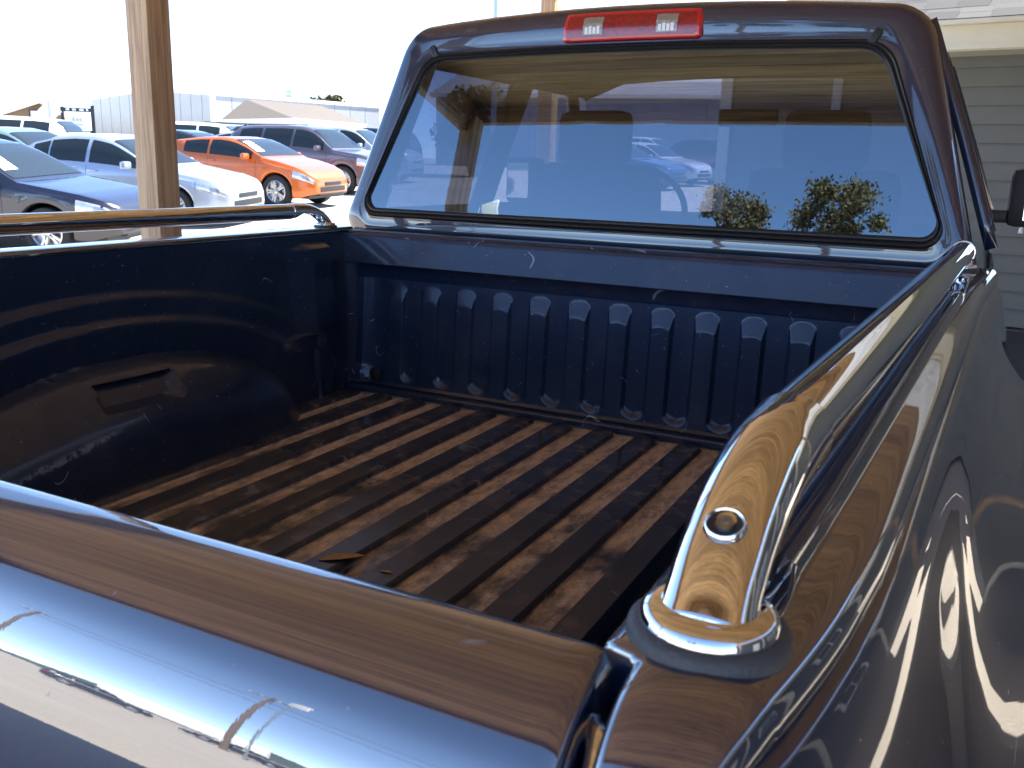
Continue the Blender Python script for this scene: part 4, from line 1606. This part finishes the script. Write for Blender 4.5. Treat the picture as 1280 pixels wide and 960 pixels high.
U1 = (-19.5, -29.2, 0)
U2 = (-18.9, -35.3, 0)
utility_pole(U1, 10.9, 'shortest wooden utility pole with crossarm, beside the tall pole sign')
utility_pole((16, -38, 0), 12.5, 'wooden utility pole holding the power line end nearest the ragged trees')
utility_pole((-37, -33, 0), 12.5, 'wooden utility pole at the far end of the sagging power lines')
for k, (z, dy) in enumerate(((12.2, 0.0), (11.2, 0.15))):
    pts = [(lerp(-37, 16, t), lerp(-33, -38, t) + dy, z - 1.6 * 4 * t * (1 - t) * (1 + 0.2 * k)) for t in arange(0, 1, 30)]
    tag(tube('power_line', pts, 0.04, M_dark, None, 6), ('upper' if k == 0 else 'lower') + ' black power line sagging between the poles behind the lot', 'power line')
bsn = root('pole_sign', 'white board on a tall steel pole at the lot behind the truck', 'sign', (-16.0, -25.6, 0), R(-150))
tube('pole', [(0, 0, 0), (0, 0, 9.3)], 0.05, M_galv, bsn, 10)
box('board', (0, 0.12, 9.72), (1.32, 0.08, 0.78), M_white, bsn, 0.01)
box('board_stripe', (0, 0.168, 9.85), (0.4, 0.016, 0.16), M_dark, bsn)

for k in range(2):
    a_, b_ = pix(-260, 5 + 14 * k, 45), pix(700, 70 + 12 * k, 70)
    pts = [a_.lerp(b_, t) - Vector((0, 0, 2.0 * t * (1 - t))) for t in arange(0, 1, 16)]
    tag(tube('power_line', pts, 0.012, M_galv, None, 6), ('higher' if k == 0 else 'lower') + ' of two faint grey wires crossing the sky above the car lot', 'power line')
p = pix(620, 10, 26)
lp_ = root('light_pole', 'slim grey light pole rising behind the cab roof', 'light pole', (p.x, p.y, gz(p.x, p.y)))
tube('pole', [(0, 0, 0), (0, 0, 8)], [0.09, 0.06], M_galv, lp_, 10)
box('lamp_head', (0.3, 0, 8.0), (0.7, 0.25, 0.1), M_galv, lp_, 0.02)
p = pix(362, 120, 68)
an = root('antenna_mast', 'thin antenna mast above the hip roof house', 'antenna', (p.x, p.y, gz(p.x, p.y)))
hh = pix(362, 96, 68).z - gz(p.x, p.y)
tube('mast', [(0, 0, 0), (0, 0, hh)], 0.05, M_galv, an, 8)
for q in (0.75, 1.6):
    box('mast_fitting', (0, 0, hh - 0.9 - q * 0.4), (0.5, 0.3, 0.35), M_galv, an, 0.02)
p = pix(265, 100, 56)
sp = root('slim_mast', 'slim pale mast at the corner of the metal building', 'mast', (p.x, p.y, gz(p.x, p.y)))
tube('mast', [(0, 0, 0), (0, 0, pix(265, 93, 56).z - gz(p.x, p.y))], 0.06, M_white, sp, 8)


# ------------------------------------------------------------------ parked cars
STYLES = {
    # profile: (u, z) top line, belt line; u = 0 nose .. 1 tail
    'sedan': dict(L=4.75, W=1.80, H=1.46, wb=(0.195, 0.775), R=0.325,
                  top=[(0, 0.60), (0.012, 0.68), (0.04, 0.755), (0.10, 0.83), (0.20, 0.905), (0.275, 0.955), (0.33, 1.10), (0.40, 1.29), (0.455, 1.40), (0.52, 1.455), (0.60, 1.46), (0.68, 1.42), (0.76, 1.31), (0.85, 1.12), (0.88, 1.075), (0.95, 1.06), (0.985, 1.00), (1, 0.90)],
                  belt=[(0, 0.57), (0.04, 0.70), (0.10, 0.77), (0.275, 0.90), (0.5, 0.935), (0.8, 0.985), (0.88, 1.02), (0.97, 0.99), (1, 0.86)], ws=(0.290, 0.447), rw=(0.70, 0.85), sw=((0.335, 0.525), (0.54, 0.685), (0.692, 0.755))),
    'hatch': dict(L=4.22, W=1.79, H=1.40, wb=(0.20, 0.82), R=0.335,
                  top=[(0, 0.58), (0.012, 0.66), (0.04, 0.745), (0.10, 0.85), (0.20, 0.955), (0.27, 1.005), (0.33, 1.13), (0.40, 1.28), (0.46, 1.365), (0.53, 1.40), (0.65, 1.385), (0.80, 1.31), (0.90, 1.20), (0.96, 1.06), (0.99, 0.95), (1, 0.85)],
                  belt=[(0, 0.55), (0.04, 0.69), (0.10, 0.79), (0.27, 0.93), (0.5, 0.965), (0.72, 1.02), (0.86, 1.10), (0.94, 1.05), (1, 0.82)], ws=(0.285, 0.455), rw=(0.80, 0.945), sw=((0.335, 0.585), (0.60, 0.74))),
    'suv': dict(L=4.60, W=1.85, H=1.68, wb=(0.195, 0.78), R=0.355,
                top=[(0, 0.72), (0.012, 0.84), (0.04, 0.95), (0.10, 1.02), (0.20, 1.07), (0.255, 1.10), (0.31, 1.28), (0.365, 1.48), (0.41, 1.60), (0.48, 1.665), (0.60, 1.68), (0.80, 1.655), (0.90, 1.60), (0.945, 1.45), (0.975, 1.20), (0.99, 1.05), (1, 0.92)],
                belt=[(0, 0.68), (0.04, 0.88), (0.10, 0.95), (0.255, 1.04), (0.5, 1.07), (0.8, 1.11), (0.95, 1.12), (0.99, 1.0), (1, 0.88)], ws=(0.268, 0.405), rw=(0.905, 0.965), sw=((0.315, 0.515), (0.53, 0.715), (0.73, 0.875))),
}
WHEEL_CACHE = {}


def car_section(S, u):
    L, W, Rw = S['L'], S['W'], S['R']
    x = u * L
    top = interp(u, S['top'])
    belt = min(interp(u, S['belt']), top - 0.004)
    wd = interp(u, [(0, 0.66), (0.012, 0.76), (0.04, 0.86), (0.10, 0.945), (0.2, 0.985), (0.35, 1.0), (0.7, 1.0), (0.88, 0.965), (0.96, 0.90), (0.988, 0.83), (1, 0.74)]) * W / 2
    zb = 0.21 + 0.10 * smoothst(0.10, 0.0, u) + 0.14 * smoothst(0.90, 1.0, u)
    fl = 0
    for wu in S['wb']:
        d = abs(x - wu * L)
        ra = Rw + 0.05
        if d < ra:
            zb = max(zb, Rw + math.sqrt(ra * ra - d * d))
        fl = max(fl, 1 - smoothst(ra * 0.85, ra * 1.6, d))
    g = top - belt
    wt = wd * 0.955
    wr = wt - 0.50 * g - (0.02 if g < 0.1 else 0)
    pts = []
    for f, k in ((0, 0.955), (0.10, 0.985), (0.30, 0.998), (0.52, 1.0), (0.68, 0.992), (0.80, 0.995), (0.92, 0.982), (1.0, 0.955)):
        pts.append((wd * k + 0.012 * fl * (1 - f), zb + f * (belt - zb)))
    pts.append((lerp(wt, wr, 0.06), belt + 0.06 * g))
    pts.append((lerp(wt, wr, 0.5) + 0.018 * min(1, g * 4), belt + 0.5 * g))
    pts.append((wr + 0.01, belt + 0.90 * g))
    pts.append((wr * 0.93, belt + 0.965 * g))
    pts.append((wr * 0.80, belt + 0.988 * g))
    pts.append((wr * 0.45, top - 0.001))
    pts.append((0, top))
    return pts


def car_pt(S, u, v, side):
    p = car_section(S, u)
    i = min(int(v), len(p) - 2)
    f = v - i
    y = lerp(p[i][0], p[i + 1][0], f)
    z = lerp(p[i][1], p[i + 1][1], f)
    return Vector((S['L'] * (0.5 - u), side * y, z))


def car_patch(name, S, us, vs_, side, mat, parent, off, both=False):
    P = []
    rows = [(u, v, side) for u in us for v in vs_]
    nv = len(vs_)
    if both:
        rows = []
        vv = [(v, 1) for v in vs_] + [(v, -1) for v in reversed(vs_[:-1])]
        nv = len(vv)
        rows = [(u, v, s_) for u in us for v, s_ in vv]
    for u, v, s_ in rows:
        p = car_pt(S, u, v, s_)
        e = 0.004
        du = car_pt(S, min(1, u + e), v, s_) - car_pt(S, max(0, u - e), v, s_)
        dv = car_pt(S, u, min(13.999, v + 0.05), s_) - car_pt(S, u, max(0, v - 0.05), s_)
        n = du.cross(dv)
        if n.length > 0:
            n.normalize()
            if n.dot(Vector((p.x * 0.15, p.y, p.z - 0.5))) < 0:
                n = -n
        P.append(p + n * off)
    return mesh(name, P, gridfaces(len(us), nv), mat, parent, 50)


def wheel_meshes(Rw):
    if Rw in WHEEL_CACHE:
        return WHEEL_CACHE[Rw]
    q = Rw * 0.68
    ty = mesh('tyre_source', *lathe_data([(q, -0.08), (q + 0.02, -0.10), (Rw - 0.04, -0.105), (Rw - 0.008, -0.085), (Rw, -0.05), (Rw, 0.05), (Rw - 0.008, 0.085), (Rw - 0.04, 0.105), (q + 0.02, 0.10), (q, 0.08)], 32, 'Y'), M_tyre, None, 40)
    vs, fs = lathe_data([(q + 0.004, 0.085), (q - 0.012, 0.092), (q - 0.026, 0.075), (q - 0.03, 0.0), (0.0001, -0.01)], 32, 'Y')
    for k in range(5):
        a = 2 * math.pi * k / 5
        for sp in (-0.16, 0.16):
            ca, sa = math.cos(a + sp * 0.35), math.sin(a + sp * 0.35)
            cb, sb = math.cos(a + sp), math.sin(a + sp)
            t = Vector((-math.sin(a), 0, math.cos(a)))
            o = len(vs)
            for rr, c, s_, hy, wv in ((0.03, ca, sa, 0.075, 0.022), (q - 0.015, cb, sb, 0.085, 0.015)):
                b = Vector((rr * c, hy, rr * s_))
                vs += [b - t * wv, b + t * wv, b + t * wv - Vector((0, 0.03, 0)), b - t * wv - Vector((0, 0.03, 0))]
            fs += [(o, o + 1, o + 5, o + 4), (o + 1, o + 2, o + 6, o + 5), (o + 3, o, o + 4, o + 7)]
    o = len(vs)
    v2, f2 = lathe_data([(0.05, 0.06), (0.05, 0.085), (0.03, 0.092), (0.0001, 0.093)], 16, 'Y')
    vs += v2
    fs += [tuple(i + o for i in f) for f in f2]
    ri = mesh('rim_source', vs, fs, M_rim, None, 35)
    WHEEL_CACHE[Rw] = (ty.data, ri.data)
    bpy.data.objects.remove(ty)
    bpy.data.objects.remove(ri)
    return WHEEL_CACHE[Rw]


def make_car(style, paint, name, label, cat, loc, heading, detail=True, paper=False, rails=False, group=None, roofpaint=None):
    S = STYLES[style]
    L = S['L']
    x, y = loc
    h = Vector((math.cos(heading), math.sin(heading), 0))
    sd = Vector((-h.y, h.x, 0))
    e = 1.3
    f = Vector((2 * e * h.x, 2 * e * h.y, gz(x + e * h.x, y + e * h.y) - gz(x - e * h.x, y - e * h.y))).normalized()
    l = Vector((2 * e * sd.x, 2 * e * sd.y, gz(x + e * sd.x, y + e * sd.y) - gz(x - e * sd.x, y - e * sd.y))).normalized()
    n = f.cross(l).normalized()
    l = n.cross(f)
    zc = (gz(x + e * h.x, y + e * h.y) + gz(x - e * h.x, y - e * h.y)) / 2
    r = root(name, label, cat, (0, 0, 0), 0, group)
    r.matrix_world = Matrix(((f.x, l.x, n.x, x), (f.y, l.y, n.y, y), (f.z, l.z, n.z, zc), (0, 0, 0, 1)))
    us = set([0, 0.006, 0.012, 0.025, 0.04, 0.07, 0.988, 0.994, 1.0] + [round(v, 4) for v in arange(0.1, 0.97, 34)])
    for wu in S['wb']:
        for a in arange(0.0, math.pi, 15):
            us.add(round(wu + (S['R'] + 0.05) / L * math.cos(a), 4))
        us.add(round(wu + (S['R'] + 0.052) / L, 4)); us.add(round(wu - (S['R'] + 0.052) / L, 4))
    us = sorted(u for u in us if 0 <= u <= 1)
    vs = []
    for u in us:
        sec = car_section(S, u)
        xx = L * (0.5 - u)
        vs += [Vector((xx, a, b)) for a, b in sec] + [Vector((xx, -a, b)) for a, b in reversed(sec[:-1])]
    m = 2 * 15 - 1
    fs = gridfaces(len(us), m)
    fs.append(tuple(range(m)))
    fs.append(tuple(range((len(us) - 1) * m, len(us) * m)))
    body = mesh('body', vs, fs, paint, r, 38)
    # dark underside so that the arches read as openings
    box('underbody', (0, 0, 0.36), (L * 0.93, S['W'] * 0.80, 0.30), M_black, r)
    w0, w1 = S['ws']
    ws_ = car_patch('windscreen', S, arange(w0, w1, 9), [10.6, 11, 12, 13, 13.999], 1, M_carglass, r, 0.006, True)
    r0, r1_ = S['rw']
    car_patch('rear_window', S, arange(r0, r1_, 7), [10.6, 11, 12, 13, 13.999], 1, M_carglass, r, 0.006, True)
    if paper:
        car_patch('price_sheet', S, arange(lerp(w0, w1, 0.22), lerp(w0, w1, 0.80), 5), [11.1, 12, 12.7], paper, M_paper, ws_, 0.012)
    for s_ in (-1, 1):
        for u0, u1 in S['sw']:
            car_patch('side_window', S, arange(u0, u1, 6), [8.15, 8.6, 9, 9.5, 9.85], s_, M_carglass, r, 0.005)
        if detail:
            hl_ = car_patch('headlight', S, arange(0.012, 0.105, 6), [4.3, 5, 6, 6.7], s_, M_headlens, r, 0.007)
            car_patch('headlight_lamp', S, arange(0.03, 0.06, 4), [4.9, 5.5, 6.0], s_, M_steel, hl_, 0.010)
            car_patch('tail_light', S, arange(0.93, 0.99, 4), [4.6, 5, 6, 6.8], s_, M_redlens, r, 0.006)
            vs2, fs2 = bev_box_data(0.11, 0.20, 0.13, 0.04)
            pm_ = car_pt(S, S['ws'][0] + 0.055, 8.0, s_)
            mesh('door_mirror', [v + pm_ + Vector((-0.05, s_ * 0.13, 0.07)) for v in vs2], fs2, paint, r, 40)
            car_patch('door_seam', S, [S['sw'][0][1] + 0.006, S['sw'][0][1] + 0.0075], [1.2, 2, 3, 4, 5, 6, 7.2], s_, M_black, r, 0.002)
            car_patch('door_seam', S, [S['ws'][0] + 0.025, S['ws'][0] + 0.0265], [1.2, 2, 3, 4, 5, 6, 7.2], s_, M_black, r, 0.002)
            ph = car_pt(S, S['sw'][0][1] - 0.02, 6.0, s_)
            box('door_handle', ph + Vector((0, s_ * 0.012, 0)), (0.18, 0.025, 0.028), paint, r, 0.008)
        ty, ri = wheel_meshes(S['R'])
        for wu in S['wb']:
            wp = (L * (0.5 - wu), s_ * (S['W'] / 2 - 0.115), S['R'])
            t = link(bpy.data.objects.new('wheel', ty), r)
            t.location = wp
            if s_ < 0:
                t.rotation_euler = (0, 0, math.pi)
            rr = link(bpy.data.objects.new('rim', ri), t)
    if detail:
        xn = L / 2
        z1 = S['top'][0][1]
        wn = S['W'] * 0.33
        box('grille', (xn - 0.005, 0, z1 - 0.07), (0.04, wn * 1.1, 0.08), M_black, r, 0.015)
        box('lower_intake', (xn - 0.02, 0, 0.40), (0.06, wn * 1.7, 0.11), M_black, r, 0.02)
        box('bumper_trim', (xn - 0.03, 0, 0.30), (0.10, wn * 1.85, 0.04), M_black, r, 0.015)
        box('number_plate', (-xn - 0.002, 0, 0.66), (0.02, 0.32, 0.15), M_paper, r)
    if rails:
        for s_ in (-1, 1):
            a = car_pt(S, 0.47, 11.2, s_); b = car_pt(S, 0.85, 11.2, s_)
            z = Vector((0, 0, 0.05))
            tube('roof_rail', [a, a + z + Vector((-0.1, 0, 0)), b + z + Vector((0.1, 0, 0)), b], 0.018, M_black, r, 8)
    return r


M_carglass = simple('car_glass', (0.02, 0.028, 0.032), 0.03, spec=0.45)
C_navy = car_paint('car_navy', (0.007, 0.009, 0.024), 0.0)
C_silverblue = car_paint('car_silver_blue', (0.40, 0.47, 0.58), 0.5)
C_orange = car_paint('car_orange', (0.58, 0.12, 0.008), 0.2)
C_plum = car_paint('car_plum_grey', (0.10, 0.09, 0.115))
C_black = car_paint('car_black', (0.018, 0.02, 0.025))
C_white = car_paint('car_white', (0.75, 0.76, 0.77), 0.0)
C_teal = car_paint('car_pale_teal', (0.20, 0.30, 0.36), 0.4)
C_silver = car_paint('car_silver', (0.50, 0.52, 0.54), 0.5)
C_red = car_paint('car_dark_red', (0.20, 0.012, 0.02))
C_blue = car_paint('car_mid_blue', (0.04, 0.09, 0.22))

VA = lambda px: math.atan2((FW + RT * ((px - 640) / FPX)).y, (FW + RT * ((px - 640) / FPX)).x)


def spot(px, d):
    p = pix(px, 250, 1.0) - CAM
    k = Vector((p.x, p.y))
    k = k / (FW + RT * ((px - 640) / FPX)).dot(FW)
    return (CAM.x + k.x * d, CAM.y + k.y * d)


def head(px, a):
    """nose points to the right as seen from the camera, turned towards it by a degrees"""
    return VA(px) - math.pi / 2 - R(a)


G = 'cars parked in the lot ahead'
make_car('sedan', C_navy, 'parked_car', 'dark navy sedan with a white price sheet in its windscreen', 'car', spot(-15, 12.8), head(-15, 38), True, -1, group=G)
make_car('sedan', C_silverblue, 'parked_car', 'pale silver-blue sedan parked behind the wooden post', 'car', spot(160, 16.4), head(160, 35), True, False, group=G)
make_car('hatch', C_orange, 'parked_car', 'bright orange hatchback with a white price sheet in its windscreen', 'car', spot(312, 20.0), head(312, 36), True, -1, group=G)
make_car('suv', C_plum, 'parked_car', 'plum-grey crossover parked beyond the orange hatchback', 'car', spot(392, 24.5), head(392, 32), True, False, group=G)
make_car('suv', C_black, 'parked_car', 'black estate with pale roof rails behind the plum-grey crossover', 'car', spot(378, 29.0), head(378, 20), True, False, True, group=G)
make_car('sedan', C_teal, 'parked_car', 'pale teal sedan behind the dark navy sedan', 'car', spot(35, 18.5), head(35, 40), True, False, group=G)
make_car('suv', C_white, 'parked_car', 'white vehicle with dark rear glass by the brown hall', 'car', spot(4, 25.5), head(4, 205), True, False, group=G)
make_car('suv', C_silver, 'parked_car', 'silver crossover with black roof rails before the metal building wall', 'car', spot(268, 34), head(268, 195), True, False, True, group=G)
make_car('suv', C_white, 'parked_car', 'white van-like crossover before the hip roof house, beside the black estate', 'car', spot(338, 37), head(338, 200), True, False, group=G)
make_car('suv', C_white, 'parked_car', 'white crossover half hidden by the wooden post and silver-blue sedan', 'car', spot(222, 30), head(222, 200), True, False, group=G)
make_car('suv', C_white, 'parked_car', 'white crossover in front of the hip roof house windows', 'car', spot(402, 40), head(402, 200), True, False, group=G)
make_car('suv', C_navy, 'parked_car', 'dark blue crossover beside the cab pillar, far in the lot', 'car', spot(452, 36), head(452, 200), True, False, group=G)
for k_, (st_, cp_, px_, d_, a_, lb_) in enumerate((
        ('sedan', C_silver, 300, 28.5, 205, 'silver sedan tail-on between the orange hatchback and the silver crossover'),
        ('suv', C_silver, 440, 30.0, 25, 'silver crossover tucked behind the cab pillar and plum-grey crossover'),
        ('suv', C_white, 372, 44.0, 200, 'white crossover close to the hip roof house wall'),
        ('sedan', C_black, 245, 25.0, 30, 'black sedan behind the wooden post and orange hatchback'))):
    make_car(st_, cp_, 'parked_car', lb_, 'car', spot(px_, d_), head(px_, a_), True, False, group=G)
G2 = 'cars seen through the cab glass'
make_car('sedan', C_blue, 'parked_car', 'blue sedan seen through the cab, nearest of that group', 'car', spot(768, 31), head(768, 28), True, False, group=G2)
make_car('sedan', C_white, 'parked_car', 'white sedan seen through the cab beside the blue one', 'car', spot(806, 34), head(806, 30), True, False, group=G2)
make_car('suv', C_white, 'parked_car', 'white crossover seen through the cab against the slate-blue building', 'car', spot(808, 43), head(808, 30), True, False, group=G2)
make_car('suv', C_red, 'parked_car', 'dark red crossover seen through the cab beside the white post', 'car', spot(868, 36), head(868, 210), True, False, group=G2)
G3 = 'vehicles behind the truck'
make_car('suv', C_navy, 'parked_car', 'dark blue crossover standing alone on the gravel behind the tailgate', 'car', (-27.5, -31.0), R(-45), True, False, group=G3)
make_car('sedan', C_navy, 'parked_car', 'dark blue sedan farther along the gravel behind the tailgate', 'car', (-22.0, -33.5), R(140), True, False, group=G3)
tr = root('box_trailer', 'long white box trailer parked behind the dark blue vehicles', 'trailer', (-38.5, -50, 0), R(-38))
box('trailer_box', (0, 0, 2.3), (11, 2.5, 2.6), M_white, tr, 0.03)
box('trailer_frame', (0, 0, 0.9), (10.8, 1.2, 0.25), M_dark, tr)
for xx in (-4.2, -3.2, 3.9):
    for yy in (-1.0, 1.0):
        lathe('wheel', [(0.28, -0.12), (0.48, -0.13), (0.5, 0.0), (0.48, 0.13), (0.28, 0.12), (0.0001, 0.1)], M_tyre, tr, 24, 'Y', (xx, yy, 0.5))


def far_shed(label, c, half, depth, h, mat, rz, cat='building', name='metal_shed'):
    z0 = gz(*c) - 0.4
    r = root(name, label, cat, (c[0], c[1], z0), rz)
    H = h + 0.4
    n = max(4, int(half * 2 / 1.6))
    for i in range(n):
        a = -half + 2 * half * i / n
        b = -half + 2 * half * (i + 1) / n
        box('wall_panel', ((a + b) / 2, 0, H / 2), (b - a - 0.05, 0.12, H), mat, r)
    box('wall_core', (0, depth / 2 + 0.05, H / 2), (2 * half - 0.1, depth, H - 0.02), mat, r)
    mesh('metal_roof', [(-half - 0.3, -0.4, H), (half + 0.3, -0.4, H), (half + 0.3, depth / 2, H + depth * 0.16), (-half - 0.3, depth / 2, H + depth * 0.16), (half + 0.3, depth + 0.4, H), (-half - 0.3, depth + 0.4, H)],
         [(0, 1, 2, 3), (3, 2, 4, 5), (0, 3, 5), (1, 4, 2)], M_metalwall, r)
    box('eave_trim', (0, -0.42, H - 0.1), (2 * half + 0.6, 0.06, 0.24), M_white, r)
    return r


p = pix(850, 150, 56)
far_shed('wide slate-blue building with pale eave seen through the cab', (p.x, p.y), 16, 12, 4.6, M_bluewall, R(12))
far_shed('long low white shed on the horizon behind the truck', (6, -75), 9, 8, 3.4, M_white, R(180))
far_shed('short low white shed far behind the truck beside the hills', (30, -90), 5, 8, 3.0, M_white, R(180))
